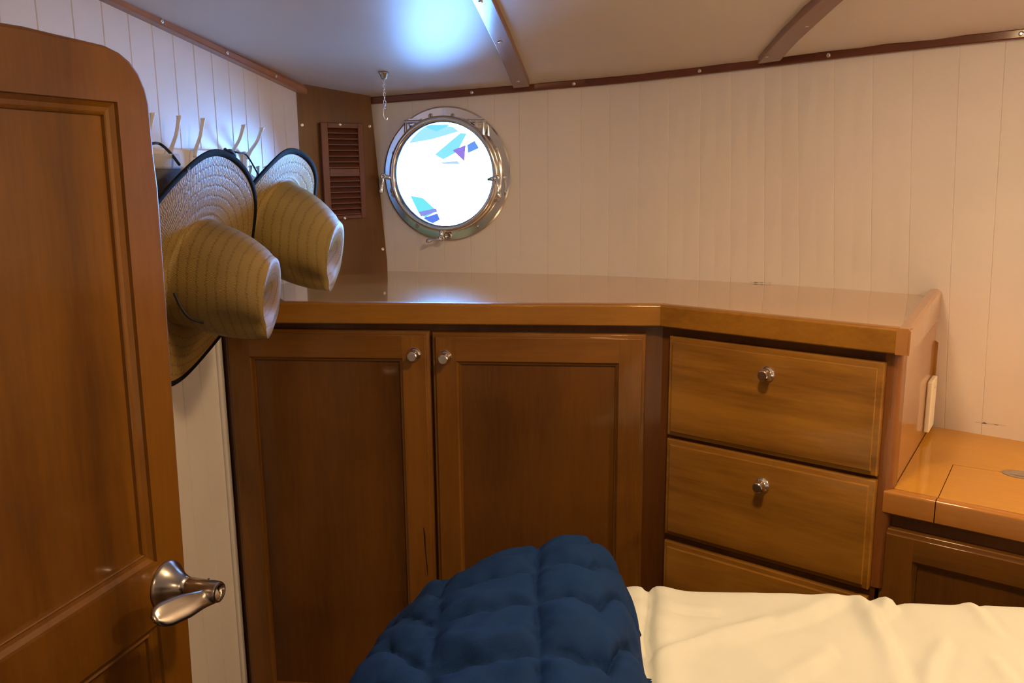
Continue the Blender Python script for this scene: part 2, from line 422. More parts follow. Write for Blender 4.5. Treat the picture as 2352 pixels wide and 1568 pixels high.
top_h = lambda s: ceil_z(hull(s)[0].x, hull(s)[0].y)+.012
wall_r = planked('wall_right', hull_w, s_start, HS[-1], hg, [0, ZL, ZC, 1.15, top_h], M_wall, gw=.0016, gd=.0011)
struct(wall_r, 'white painted vertical plank wall with the round port', 'wall')
# port opening
ps, pz = hull_px(1026.5, 400.5)
PP, PT = hull(ps); FP = Fr(PP, PT)
R_OUT, R_SASH, R_GL = .1462, .1250, .1105
def cut(o, cyl_mb):
    c = cyl_mb.obj('cutter', M_wall)
    c.matrix_world = FP.mat(0, 0, pz)
    md = o.modifiers.new('b', 'BOOLEAN'); md.object = c; md.operation = 'DIFFERENCE'; md.solver = 'EXACT'
    bpy.context.view_layer.update()
    dg = bpy.context.evaluated_depsgraph_get(); me = bpy.data.meshes.new_from_object(o.evaluated_get(dg))
    o.modifiers.clear(); o.data = me; bpy.data.objects.remove(c)
cut(wall_r, MB().lathe([(.119, -.1), (.119, .2)], ax=(0, 1, 0), seg=64))

# left wall
lw_pos = lambda s, z, off=0: FL.w(s, off, z)
lgx = [FL.px(*q).x for q in ((80, 0), (163, 0), (231, 0))]
lg = [lgx[0]-.06*k for k in range(1, 45)]+lgx+[-.4815, -.429, -.380, -.3275, -.279, -.2305, -.1848, -.1398, -.094, -.048]
s_l0 = -3.3
top_l = lambda s: ceil_z(*FL.w(s, 0, 0).xy)+.012
wall_l = planked('wall_left', lw_pos, s_l0, .172, lg, [0, .5, top_l], M_wallL, maxstep=.2)
struct(wall_l, 'white plank bulkhead on the left behind the hats', 'wall')
# corner panel
kx = FK.loc(K2).x
tl, tr = FK.px(688, 206), FK.px(847, 226)
mb = MB()
pts = [(-.006, 0), (kx+.004, 0), (kx+.0015, ZC+.0), (tr.x+.004, tr.z+.006), (tl.x-.010, tl.z+.016), (-.006, ZC)]
mb.add([(p[0], 0, p[1]) for p in pts]+[(p[0], .02, p[1]) for p in pts], [tuple(range(6)), tuple(range(6, 12))[::-1]]+[(i, (i+1) % 6, 6+(i+1) % 6, 6+i) for i in range(6)])
wc = mb.obj('wall_corner', W_corner); wc.matrix_world = FK.mat(); struct(wc, 'varnished wood corner panel holding the louvred vent', 'wall')
def screw(frame, px, off, parent=None, r=.0042, name='screw'):
    p = frame.px(*px, off)
    o = MB().lathe([(r, 0), (r*.95, .0008), (r*.6, .0016), (r*.5, .0012), (.0002, .0012)], O=p, ax=(0, -1, 0), seg=14).obj(name, M_screw, parent, smooth=True)
    return o
for q in ((694, 287), (849, 290), (879, 572)): screw(FK, q, 0, wc, .0040)

# ceiling
mb = MB(); cx = [-1.5+.0682*i for i in range(51)]; cy = [-1.3, -.6, .1]+[.2+.05*i for i in range(42)]
vs = [(x, y, ceil_z(x, y)) for x in cx for y in cy]; n = len(cy)
fs = [(i*n+k, (i+1)*n+k, (i+1)*n+k+1, i*n+k+1) for i in range(50) for k in range(n-1)]
N0 = len(vs); vs += [(x, y, z+.04) for x, y, z in vs]; fs += [tuple(a+N0 for a in f)[::-1] for f in fs]
ce = MB().add(vs, fs).obj('ceiling', M_ceil, smooth=True); struct(ce, 'cream headliner ceiling', 'ceiling')
fl = MB().box(-1.5, 1.75, -1.25, 2.2, -.04, 0).obj('floor', M_floor); struct(fl)
wb = MB().box(-1.5, 1.75, -1.27, -1.22, 0, 1.95).obj('wall_back', M_shell); struct(wb)

tb_ = MB().box(-.3325, -.3195, -.007, .001, 0, ZC-.06).obj('trim_5', M_wallL, bevel=.003, seg=3); tb_.matrix_world = FL.mat(); struct(tb_, 'narrow rounded white batten beside the two-door cabinet', 'trim')
def stain(pxs, w):
    mb = MB(); P = [hull_px(*q) for q in pxs]; lastw = .2
    for k, ((s0, z0), (s1, z1)) in enumerate(zip(P, P[1:])):
        a, b = w*lastw, w*random.choice((.15, .5, .9, 1.3, .1)); o_ = -.0006; lastw = b/w
        mb.add([hull_w(s0, z0-a, o_), hull_w(s1, z1-b, o_), hull_w(s1, z1+b, o_), hull_w(s0, z0+a, o_)], [(0, 1, 2, 3)])
    mb.obj('mildew_stain', M_grime, wall_r)
stain([(2240+7*i, 969+.9*i+random.uniform(-1, 1)) for i in range(11)], .0011)
stain([(1722+7*i, 647.5+.35*i) for i in range(8)], .0007)
# trims
def trim_along(name, P0f, s0, s1, h, d, mat, n, label):
    """batten: P0f(s)-> (point at its lower room-side wall line, normal into the room)"""
    rings = []
    for i in range(n+1):
        s = s0+(s1-s0)*i/n; P, nr = P0f(s)
        rings.append([P, P+nr*d*.86, P+nr*d+V((0, 0, h*.16)), P+nr*d+V((0, 0, h)), P+V((0, 0, h+.02))])
    o = MB().loft(rings).obj(name, mat); return struct(o, label, 'trim')
def hull_trim(s):
    P, t = hull(s); n = V((t.y, -t.x, 0)); q = hull_w(s, interp(zt, s)); return q, n
t_h = trim_along('trim_1', hull_trim, hull_px(851, 240)[0]-.004, HS[-1], .0125, .013, W_trim, 120, 'dark wood batten along the top of the right plank wall')
for q in ((1087, 217), (1321, 193), (1613, 164), (1909, 131), (2349, 79)):
    s, z = hull_px(q[0], q[1]); P, n = hull_trim(s)
    MB().lathe([(.0042, 0), (.0038, .0012), (.0018, .0018), (.0002, .0015)], O=V((P.x, P.y, P.z+.0068))+n*.0125, ax=n, seg=12).obj('screw', M_screw, t_h, smooth=True)
lt = [FL.px(226, 0), FL.px(685, 215)]
def left_trim(s):
    u = (s-lt[0].x)/(lt[1].x-lt[0].x); P = FL.w(s, 0, lt[0].z+(lt[1].z-lt[0].z)*u); return P, -FL.n
t_l = trim_along('trim_2', left_trim, s_l0, lt[1].x+.006, .010, .018, W_trimL, 8, 'reddish wood batten along the top of the left bulkhead')
for q in ((372, 47), (522, 119), (635, 178)):
    p = FL.px(q[0], q[1]+3, -.018); P, n = left_trim(p.x)
    MB().lathe([(.0040, 0), (.0036, .0012), (.0018, .0018), (.0002, .0015)], O=V((P.x, P.y, P.z+.0055))+n*.0178, ax=n, seg=12).obj('screw', M_screw, t_l, smooth=True)
# deck beams on the ceiling
def beam(name, L_, R_, th, label):
    n = 14; lc = curve_pts([V((*q, 0)) for q in L_], n); rc = curve_pts([V((*q, 0)) for q in R_], n); rings = []
    for a, b in zip(lc, rc):
        A, B = cpx(a.x, a.y, th), cpx(b.x, b.y, th); up = V((0, 0, th+.004))
        rings.append([A, B, B+up, A+up])
    o = MB().loft(rings).obj(name, W_beam, bevel=.0015); return struct(o, label, 'beam')
W_beam = wood('mahogany_beam', (.15, .062, .045), (.24, .105, .075), 'y', seed=21, gloss=.22, coat=.8)
bm1 = beam('trim_3', [(1040, -75), (1083, 0), (1120, 72), (1150, 133), (1179, 203)], [(1098, -75), (1131, 0), (1165, 75), (1191, 136), (1216, 199)], .012, 'dark wood ceiling beam nearest the round port')
bm2 = beam('trim_4', [(1952, -60), (1886, 0), (1828, 52), (1780, 101), (1740, 147)], [(2010, -58), (1939, 0), (1875, 57), (1830, 99), (1792, 140)], .012, 'dark wood ceiling beam on the right')
for q in ((1148, 96), (1104, 3), (1190, 186)):
    P = cpx(*q, .012); MB().lathe([(.004, 0), (.003, .0015), (.0002, .0012)], O=P, ax=-CN, seg=10).obj('screw', M_screw, bm1, smooth=True)
for q in ((1750, 130), (1842, 60)):
    P = cpx(q[0]+12, q[1], .012); MB().lathe([(.003, 0), (.0022, .001), (.0002, .0008)], O=P, ax=-CN, seg=10).obj('screw', M_trimscrew if 'M_trimscrew' in globals() else M_screw, bm2, smooth=True)

# ------------------------------------------------------------ ceiling lamps (outside the frame) and an added fill light
for i, (p, wt, r) in enumerate(LAMPS):
    zc_ = ceil_z(p[0], p[1])
    t = thing('ceiling_lamp', ['round white dome ceiling light in front of the camera', 'round white dome ceiling light over the bed on the right', 'added fill light behind the camera, shaped as a white dome light'][i], 'lamp', Matrix.Translation((p[0], p[1], zc_)), 'dome ceiling lights')
    MB().lathe([(r+.012, -.002), (r+.014, .006), (r+.010, .012), (r, .014)], ax=(0, 0, -1), seg=32, caps=True).obj('rim', M_chrome, t, smooth=True)
    MB().lathe([(r, .0135), (r*.98, .02), (r*.8, .028), (r*.4, .033), (.001, .034)], ax=(0, 0, -1), seg=32).obj('lamp_shade', emit('lamp_lens', WARM, 22), t, smooth=True)
    l = lamp('bulb', 'AREA', (p[0], p[1], zc_-.038), wt, WARM, aim=(0, 0, -1), shape='DISK', size=2*r)
    l.data.spread = math.radians(175)
    l2 = lamp('bulb_glow', 'POINT', (p[0], p[1], zc_-.075), wt*.42, WARM, shadow_soft_size=.03)

# ------------------------------------------------------------ countertop
A_b = FA.px(600, 742).z
left_end = FA.loc(L1).x - .004
cl = FA.w(left_end, 0, 0)
# point on left wall plane at counter edge line
def isect(P, t, Q, u):
    det = t.x*(-u.y)+u.x*t.y; r = Q-P; a = (r.x*(-u.y)+u.x*r.y)/det; return P+t*a
pA = isect(FA.O, FA.t, FL.O, FL.t)
ds = math.radians(57); sdir = V((math.cos(ds), math.sin(ds), 0))
b1p = V((b1.x, b1.y, 0))
s_end, _ = hull_px(2158, 680); hEnd = hull_w(s_end, ZC); hEnd.z = 0
sideT = (hEnd-b1p).normalized()
back = [hull_w(s_end*(1-u)+hull_px(890, 622)[0]*u, ZC, .001) for u in [i/40 for i in range(41)]]
top = thing('countertop', 'long glossy varnished wood countertop along the right plank wall', 'countertop', FA.mat(0, 0, ZC))
def locA(P): q = FA.loc(P); return (q.x, q.y)
ptsw = [pA, V((a1.x, a1.y, 0)), b1p]+back+[V((L2.x, L2.y, 0))]
ptsl = [locA(P) for P in ptsw]
inset = .004
def shrink(pts_, d):
    """move the three front points back by d"""
    q = list(pts_); q[0] = (q[0][0], q[0][1]+d); q[1] = (q[1][0]+d*.3, q[1][1]+d)
    P = FB.w(BX, d, 0); q[2] = locA(P); return q
EW = .016   # edge strip width
inn = shrink(ptsl, EW)
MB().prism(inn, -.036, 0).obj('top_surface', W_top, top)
def edge_strip(name, Pa, Pb, fr, x0, x1, z0, z1, mA, mB_, par, w=EW, mat=None):
    prof = [(0, z0+.002)]+[(.005-.005*math.cos(a*PI/16), z1-.005+.005*math.sin(a*PI/16)) for a in range(9)]+[(w, z1), (w, z0), (.002, z0)]
    r0 = [fr.w(x0+mA*y, y, z) for y, z in prof]; r1 = [fr.w(x1+mB_*y, y, z) for y, z in prof]
    inv = par.matrix_world.inverted()
    return esplit(MB().loft([[inv @ p for p in r0], [inv @ p for p in r1]]).obj(name, mat or W_edge, par, smooth=True))
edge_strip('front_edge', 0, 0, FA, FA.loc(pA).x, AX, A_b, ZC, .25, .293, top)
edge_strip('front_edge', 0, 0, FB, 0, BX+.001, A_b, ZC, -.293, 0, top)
# fiddle board at the right end
FS = Fr(b1p, sideT)
fe = FS.loc(hEnd).x
while min((hull_w(s_, ZC)-FS.w(fe, .008, ZC)).length for s_ in [LEAN0-.1+.004*k for k in range(60)]) > .007 and fe < .6: fe += .002
pe = FS.px(2182, 664)
zf1, zf0 = ZC+.001, 9
mb = MB(); rings = []
for i in range(13):
    u = i/12; x = .0+(fe+.006)*u; zt_ = zf1+(min(zf0, ZC+.017)-zf1)*u
    if i == 12: zt_ -= .006
    zb_ = A_b+.000
    rings.append([(x, -.003, zb_), (x, -.003, zt_-.004), (x, .001, zt_), (x, .012, zt_), (x, .016, zt_-.004), (x, .016, zb_)])
o = mb.loft(rings).obj('fiddle_rail', W_side, top); o.matrix_parent_inverse = Matrix.Identity(4)
o.matrix_basis = top.matrix_world.inverted() @ FS.mat()

# ------------------------------------------------------------ panelled doors and drawers
def slab(name, x0, x1, z0, z1, y, mats, parent, panel=None, th=.018, ogee=.007, mould=.006):
    """front at local y (facing -y). panel=(x0,x1,z0,z1) -> frame-and-panel, butt joined"""
    mb = MB()
    def ring(ix, yy): return [(x0+ix, yy, z0+ix), (x1-ix, yy, z0+ix), (x1-ix, yy, z1-ix), (x0+ix, yy, z1-ix)]
    prof = [(0, y+th)]+[(.003-.003*math.cos(a*PI/10), y+.008-.003*math.sin(a*PI/10)) for a in range(6)]+[(ogee-.001, y+.0040)]+[(ogee+.0012-.002*math.cos(a*PI/10), y+.002-.002*math.sin(a*PI/10)) for a in range(6)]
    mb.loft([ring(a, b) for a, b in prof], True, False)
    mb.m = []
    for k in range(len(prof)-1): mb.m += [1, 0, 1, 0]
    i = ogee+.0012; X0, X1, Z0, Z1 = x0+i, x1-i, z0+i, z1-i
    mb.add(ring(0, y+th), [(0, 1, 2, 3)], 0)
    if panel is None:
        mb.add([(X0, y, Z0), (X1, y, Z0), (X1, y, Z1), (X0, y, Z1)], [(0, 1, 2, 3)], 0)
        mb.m = [0]*len(mb.f)
        return esplit(mb.obj(name, None, parent, mats=mats, weld=True))
    a, b, c, d = panel
    e = .0007
    mb.add([(X0, y, Z0), (a, y, Z0), (a, y, Z1), (X0, y, Z1)], [(0, 1, 2, 3)], 0)
    mb.add([(b, y, Z0), (X1, y, Z0), (X1, y, Z1), (b, y, Z1)], [(0, 1, 2, 3)], 0)
    mb.add([(a, y, d), (b, y, d), (b, y, Z1), (a, y, Z1)], [(0, 1, 2, 3)], 1)
    mb.add([(a, y, Z0), (b, y, Z0), (b, y, c), (a, y, c)], [(0, 1, 2, 3)], 1)
    def rp(ix, yy): return [(a+ix, yy, c+ix), (b-ix, yy, c+ix), (b-ix, yy, d-ix), (a+ix, yy, d-ix)]
    k = len(mb.f); pr = [(0, y), (.0008, y+.0022), (mould*.6, y+.0045), (mould, y+.0052), (mould+.0008, y+.0088)]
    mb.loft([rp(p, q) for p, q in pr], True, False)
    mb.m = mb.m[:k]+[1, 0, 1, 0]*(len(pr)-1)
    o = esplit(mb.obj(name, None, parent, mats=mats))
    q = mould+.0006
    MB().box(a+q-.002, b-q+.002, y+.0088, y+.0130, c+q-.002, d-q+.002).obj('panel', mats[2], o)
    return o
def knob(x, z, y, parent):
    o = MB().lathe([(.0128, 0), (.0128, .0015), (.0120, .0032), (.0098, .0052), (.0082, .0075), (.0076, .0105), (.0078, .0165), (.0084, .0178), (.0084, .0196), (.0072, .0207), (.0003, .0207)],
                   O=(x, y, z), ax=(0, -1, 0), seg=32).obj('knob', M_chrome, parent, smooth=True)
    s = o.modifiers.new('e', 'EDGE_SPLIT'); s.split_angle = math.radians(25); return o
DY = OVR-.018
cabA = thing('base_cabinet', 'tall wooden cabinet with two panelled doors under the left countertop', 'cabinet', FA.mat())
fx0, fx1 = FA.px(503, 757, OVR).x+.001, AX+.0071
# carcass and face frame
mb = MB().box(fx0, fx1, OVR, OVR+.02, .10, A_b)
iv = FA.mat().inverted()
body = [FA.w(fx0, OVR+.02, 0), FA.w(fx1, OVR+.02, 0), FA.w(fx1, .30, 0), FL.w(FL.loc(FA.w(fx0, .30, 0)).x, -.006, 0)]
mb.prism([locA(P) for P in body], .0, A_b)
mb.obj('body', W_frame, cabA)
MB().box(-.112, .65, OVR-.0008, OVR+.001, A_b-.020, A_b).obj('top_rail', W_frame, cabA)
d1 = slab('door', -.1050, .2697, .12, .8988, DY, [W_door, W_doorh, W_panel], cabA, panel=(-.0600, .2208, .19, .8500))
d2 = slab('door', .2745, .6483, .12, .8962, DY-.001, [W_door, W_doorh, W_panel], cabA, panel=(.3174, .6022, .19, .8466))
knob(.2422, .8571, DY, d1); knob(.2974, .8531, DY-.001, d2)
# dark split in the stile of the left door
mb = MB(); cr = [FA.px(x, y, DY-.0002) for x, y in ((973, 1212), (975.5, 1230), (976, 1250), (978, 1270), (981, 1300), (983, 1322))]
wd = [.0006, .0016, .0012, .0006, .0011, .0004]
for k in range(len(cr)-1):
    a, b = cr[k], cr[k+1]
    mb.add([a+V((-wd[k], 0, 0)), a+V((wd[k], 0, 0)), b+V((wd[k+1], 0, 0)), b+V((-wd[k+1], 0, 0))], [(0, 1, 2, 3)])
mb.obj('crack', rough_flat('dark_resin', (.03, .006, .002), .5), d1)

cabB = thing('drawer_cabinet', 'wooden cabinet with three stacked drawers under the right countertop', 'cabinet', FB.mat())
sx = .3835
MB().box(-.0071, sx-.012, OVR, OVR+.02, .10, A_b).prism([(FB.loc(P).x, FB.loc(P).y) for P in (FB.w(.012, OVR+.02, 0), FB.w(sx-.02, OVR+.02, 0), FB.w(sx-.05, .30, 0), FB.w(.10, .30, 0))], 0, A_b).obj('body', W_frame, cabB)
# rounded corner post
prof = [(sx-.022, OVR+.02), (sx-.022, OVR-.001), (sx-.014, OVR-.002)]+[(sx-.012+.012*math.sin(a*PI/12), OVR+.010-.012*math.cos(a*PI/12)) for a in range(0, 7)]+[(sx, OVR+.03)]
MB().prism(prof, ZL-.16, A_b).obj('corner_post', wood('cherry_post', (.13, .042, .008), (.24, .085, .016), 'z', seed=31), cabB, smooth=False)
FSp = Fr(FB.w(sx-.001, OVR+.022, 0), sdir)
s_sp = None
for i in range(400):
    P = FSp.w(i*.0015, 0, 0); best = min((hull_w(s, ZL)-P-V((0, 0, ZL))).length for s in [LEAN0-.08+.004*k for k in range(60)])
    if best < .006: s_sp = i*.0015; break
s_sp = (s_sp or .44)-.003
sp = MB().box(.0, s_sp+.01, 0, .016, ZL-.02, A_b-.0005).obj('side_panel', W_side, cabB)
sp.matrix_basis = cabB.matrix_world.inverted() @ FSp.mat()
# scribe strip beside the hull
x_s = FSp.px(2156, 762).x
sp2 = MB().box(s_sp-.024, s_sp+.004, -.005, .0, ZL, A_b-.0005).obj('scribe_strip', W_edge, cabB); sp2.matrix_basis = cabB.matrix_world.inverted() @ FSp.mat()
dm = [W_draw, W_draw, W_draw]
dr = []
for (z0, z1) in ((.7205, .8955), (.5365, .7137), (.345, .5235)):
    d = slab('drawer', .0125, .3640, z0, z1, DY, dm, cabB, ogee=.009); dr.append(d)
knob(.1897, .8557, DY, dr[0]); knob(.1903, .6701, DY, dr[1]); knob(.1905, .46, DY, dr[2])
# gaps between the drawers are dark
# outlet plate on the side panel
pa = FSp.px(2140, 905, -.002)
q = [FSp.px(x, y, -.001) for x, y in ((2143, 862), (2152, 845), (2149, 950), (2134, 966))]
x0, x1 = min(q[0].x, q[3].x), max(q[1].x, q[2].x)
x1 = s_sp-.028; x0 = x1-.06
t = thing('outlet_cover', 'cream plastic cover plate on the side of the drawer cabinet', 'outlet', FSp.mat())
zz0, zz1 = (q[2].z+q[3].z)/2, (q[0].z+q[1].z)/2
MB().box(x0, x1, -.0095, -.0002, zz0, zz1).obj('plate', M_plate, t, bevel=.0025, seg=3)
MB().lathe([(.003, 0), (.0024, .001), (.0002, .001)], O=((x0+x1)/2, -.0095, zz1-.014), ax=(0, -1, 0), seg=12).obj('screw', M_screw, t, smooth=True)

# ------------------------------------------------------------ low cabinet and its lidded top on the right
fL = Fr(hz(2030, 1125, ZL), hz(2352, 1190, ZL)-hz(2030, 1125, ZL))
lid_s = fL.loc(hz(2146, 1155, ZL)).x
FLg = FL
lowtop = thing('low_worktop', 'low glossy wooden worktop with an inset hatch right of the drawers', 'worktop', fL.mat(0, 0, 0))
XL = 1.15
def locL(P): q_ = fL.loc(P); return (q_.x, q_.y)
h0 = hull_px(2175, 670)[0]
bk = [hull_w(h0-.08+k*.02, ZL) for k in range(0, 40)]
bk = [P for P in bk if fL.loc(P).x < XL]
sideA = FSp.w(.0, -.001, 0); sideB = FSp.w(s_sp, -.001, 0)
sA = fL.loc(sideA); sB = fL.loc(sideB)
# fixed boards: left strip (in front of and behind the hatch), hatch
c1 = fL.loc(hz(2152, 1148, ZL)); c2 = fL.loc(hz(2190, 1067, ZL)); c3 = fL.loc(hz(2330, 1088, ZL))
kk = (c3.y-c2.y)/(c3.x-c2.x)
hx = XL-.1; c4 = V((hx, c2.y+(hx-c2.x)*kk, 0))
w_ = .018
EDG = .016
# recessed groove between boards = 1.6 mm gap
def gapd(p, dx, dy): return (p[0]+dx, p[1]+dy)
strip = [(sA.x+.0005, EDG), (c1.x-.0012, EDG), (c2.x-.0012, c2.y+.0012), (hx, c4.y+.0012), (hx+.1, c4.y+.0012)]
rest = [(fL.loc(P).x, fL.loc(P).y) for P in bk if fL.loc(P).x > sB.x][::-1]
poly = strip+[(XL, c4.y+.002)]+[p for p in rest if p[0] < XL-.001]+[(sB.x, sB.y)]
poly = [p for i, p in enumerate(poly) if i == 0 or (V((*p, 0))-V((*poly[i-1], 0))).length > .0015]
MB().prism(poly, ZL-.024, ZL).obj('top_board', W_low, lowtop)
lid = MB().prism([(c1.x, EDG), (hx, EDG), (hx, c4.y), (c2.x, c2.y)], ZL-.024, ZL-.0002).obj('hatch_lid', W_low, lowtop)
MB().box(c1.x-.02, hx, .03, c2.y+.03, ZL-.030, ZL-.0245).obj('ledge', M_dark, lowtop)
pr = fL.loc(hz(2345, 1090, ZL))
mb = MB(); ring_o = []
for r_, h_ in ((.0, .0004), (.012, .0004), (.0135, .0012), (.0175, .0012), (.019, 0)):
    ring_o.append([(pr.x+math.cos(a*PI/16)*r_*1.45, pr.y+math.sin(a*PI/16)*r_, ZL+h_) for a in range(32)])
mb.loft(ring_o, True, False).obj('finger_ring', M_steel, lid, smooth=True)
zlb = fL.px(2137, 1201, 0).z
def low_edge(name, x0, x1):
    prof = [(0, zlb+.002)]+[(.006-.006*math.cos(a*PI/16), ZL-.0055+.006*math.sin(a*PI/16)) for a in range(9)]+[(.0115, ZL+.0005), (EDG, ZL-.001), (EDG, zlb), (.002, zlb)]
    rings = [[(x, y, z) for y, z in prof] for x in (x0, x1)]
    return esplit(MB().loft(rings).obj(name, wood('cherry_low_edge', (.27, .10, .012), (.40, .165, .025), 'x', seed=17), lowtop))
low_edge('front_edge', 0, lid_s-.0012); low_edge('front_edge', lid_s+.0004, XL)
lowcab = thing('low_cabinet', 'low wooden locker with a panelled front right of the drawers', 'cabinet', fL.mat())
LO = .020
MB().box(.001, XL, LO, LO+.02, .0, zlb).obj('body', W_frame, lowcab)
t0, t1 = fL.px(2026, 1205, LO-.016), fL.px(2352, 1291, LO-.016)
ztop = (t0.z+t1.z)/2
pp = fL.px(2096, 1288, LO-.016)
slab('door', t0.x+.001, XL-.12, .25, ztop, LO-.018, [W_door, W_doorh, W_panel], lowcab, panel=(pp.x, XL-.17, .29, pp.z))

# ------------------------------------------------------------ open door at the left
door = thing('door_1', 'open varnished wooden cabin door with rounded top corner', 'door', FD.mat()); struct(door)
TH = .030
dpx = lambda x, y: FD.px(x, y)
topc = [dpx(*q) for q in ((0, 50), (60, 60), (130, 77), (200, 93), (245, 104), (275, 119), (300, 140), (320, 168), (335, 203), (344, 240), (350, 300), (356, 360), (365, 430))]
slope = (topc[0].z-topc[3].z)/(topc[3].x-topc[0].x)
outl = [(-.78, topc[0].z+.002), (-.5, topc[0].z+.002)]+[(p.x, p.z) for p in topc]
ebx = [dpx(385, 700), dpx(405, 1000), dpx(425, 1280), dpx(445, 1568)]
outl += [(p.x, p.z) for p in ebx]+[(ebx[-1].x-.012, .03), (-.78, .03)]
rr = [dpx(270, 237), dpx(361, 1290), dpx(367, 1427)]
panels = [(-.66, rr[0].x, rr[1].z, (rr[0].z+dpx(0, 205).z)/2, rr[1].x), (-.66, rr[2].x, .16, rr[2].z-.001, rr[2].x-.004)]
n = len(outl)
# body: back slab + front face built around two panel openings
def inset2d(pts_, d):
    out = []
    m_ = len(pts_)
    for i in range(m_):
        a, b, c = V((*pts_[i-1], 0)), V((*pts_[i], 0)), V((*pts_[(i+1) % m_], 0))
        t1_ = (b-a).normalized(); t2_ = (c-b).normalized(); n1 = V((t1_.y, -t1_.x, 0)); n2 = V((t2_.y, -t2_.x, 0))
        bis = (n1+n2).normalized(); out.append(tuple((b+bis*d/max(.4, bis.dot(n1))).xy))
    return out
i1 = inset2d(outl, .0012); i2 = inset2d(outl, .004)
mb = MB()
mb.loft([[(p[0], TH, p[1]) for p in outl], [(p[0], .004, p[1]) for p in outl], [(p[0], .0012, p[1]) for p in i1], [(p[0], 0, p[1]) for p in i2]], True, False)
mb.add([(p[0], TH, p[1]) for p in outl], [tuple(range(n))])
me = bpy.data.meshes.new('f'); bmx = bmesh.new()
def loop(b_, pts_, y):
    vs_ = [b_.verts.new((p[0], y, p[1])) for p in pts_]; return [b_.edges.new((vs_[i], vs_[(i+1) % len(vs_)])) for i in range(len(vs_))]
ed = loop(bmx, i2, 0)
for (a, b, c, d, b2) in panels: ed += loop(bmx, [(a, c), (b2, c), (b, d), (a, d)], 0)
bmesh.ops.triangle_fill(bmx, edges=ed, use_beauty=True)
bmx.verts.ensure_lookup_table()
vv = [v.co.copy() for v in bmx.verts]; ff = [[v.index for v in f.verts] for f in bmx.faces]; bmx.free()
mi_ = []
k0 = len(mb.f); mb.add(vv, ff)
for (a, b, c, d, b2) in panels:
    def rp(ix, yy): return [(a+ix, yy, c+ix), (b2-ix, yy, c+ix), (b-ix, yy, d-ix), (a+ix, yy, d-ix)]
    mb.loft([rp(*q) for q in ((0, 0), (.001, .004), (.006, .0075), (.0105, .0085), (.0125, .0065), (.014, .0075), (.0150, .0115))], True, False)
frame_o = mb.obj('frame', W_big, door, weld=True)
for (a, b, c, d, b2) in panels:
    e_ = .0145
    mbp = MB(); P4 = [(a+e_, c+e_), (b2-e_, c+e_), (b-e_, d-e_), (a+e_, d-e_)]
    mbp.add([(p[0], .0113, p[1]) for p in P4]+[(p[0], .018, p[1]) for p in P4], [(0, 1, 2, 3), (7, 6, 5, 4)]+[(i, (i+1) % 4, 4+(i+1) % 4, 4+i) for i in range(4)])
    mbp.obj('panel', W_big, door)
# lever handle
hp = dpx(383, 1342); hx_, hz_ = hp.x, hp.z
hd = empty('door_handle', Matrix.Identity(4)); hd.parent = door; hd.matrix_basis = Matrix.Translation((hx_, 0, hz_))
o = MB().lathe([(.0300, 0), (.0300, .002), (.0285, .0045), (.0235, .010), (.0175, .018), (.0140, .026), (.0125, .0315)], ax=(0, -1, 0), seg=40).obj('rosette', M_steel, hd, smooth=True)
o = MB().lathe([(.0118, .030), (.0122, .0325), (.0130, .0335), (.0130, .072), (.0120, .0745), (.0098, .0750), (.0092, .073), (.0085, .060), (.0003, .060)], ax=(0, -1, 0), seg=36).obj('spindle', M_steel, hd, smooth=True)
s = o.modifiers.new('e', 'EDGE_SPLIT'); s.split_angle = math.radians(50)
# blade lever that sweeps down and back towards the hinge side
tipp = FD.px(353, 1424, -.050)-V((hx_, 0, hz_))
cl_ = curve_pts([V((.006, -.0655, .001)), V((-.006, -.066, -.002)), V((tipp.x*.35, -.063, tipp.z*.35)), V((tipp.x*.7, -.056, tipp.z*.75)), V((tipp.x, -.050, tipp.z))], 22)
rings = []
for i, c in enumerate(cl_):
    u = i/22; hw = (.0150-.004*math.sin(PI*min(1, u*1.6)))*(1 if u < .8 else math.sqrt(max(.03, 1-((u-.8)/.2)**2)))
    ring = []
    for k in range(9):
        w0 = -1+k/4; ring.append(c+V((0, .55*hw*w0-.003*(1-w0*w0), .84*hw*w0)))
    for k in range(8, -1, -1):
        w0 = -1+k/4; ring.append(c+V((0, .55*hw*w0-.003*(1-w0*w0)+.0025, .84*hw*w0-.001)))
    rings.append(ring)
MB().loft(rings).obj('lever', M_steel, hd, smooth=True)

# ------------------------------------------------------------ round port (window_1)
win = empty('window_1', FP.mat(0, 0, pz)); struct(win, 'round chrome porthole in the white plank wall', 'window')
o = MB().lathe([(.1195, .018), (.1195, -.004), (R_SASH-.004, -.006), (R_OUT-.004, -.006), (R_OUT-.001, -.0045), (R_OUT, -.002), (R_OUT, .0006), (.1205, .0006), (.1195, .018)], ax=(0, 1, 0), seg=96, caps=False).obj('flange', M_chrome, win, smooth=True)
s = o.modifiers.new('e', 'EDGE_SPLIT'); s.split_angle = math.radians(12)
SD = -.030
o = MB().lathe([(.1165, .004), (.1205, -.004), (.1205, -.012), (.1235, -.016), (.1250, -.021), (.1242, -.027), (.1210, SD-.0015), (.1165, SD-.003), (.1128, SD-.001), (.1105, SD+.004), (.1095, SD+.010), (.1165, SD+.012), (.1165, .004)], ax=(0, 1, 0), seg=96, caps=False).obj('sash', M_chrome, win, smooth=True)
s = o.modifiers.new('e', 'EDGE_SPLIT'); s.split_angle = math.radians(55)
MB().lathe([(.0003, SD+.0095), (.114, SD+.0095), (.114, SD+.0105), (.0003, SD+.0105)], ax=(0, 1, 0), seg=64, caps=False).obj('glass', M_glass, win)
def wp(px_, py_, off=0):
    p = FP.px(px_, py_, off); return V((p.x, p.y, p.z-pz))
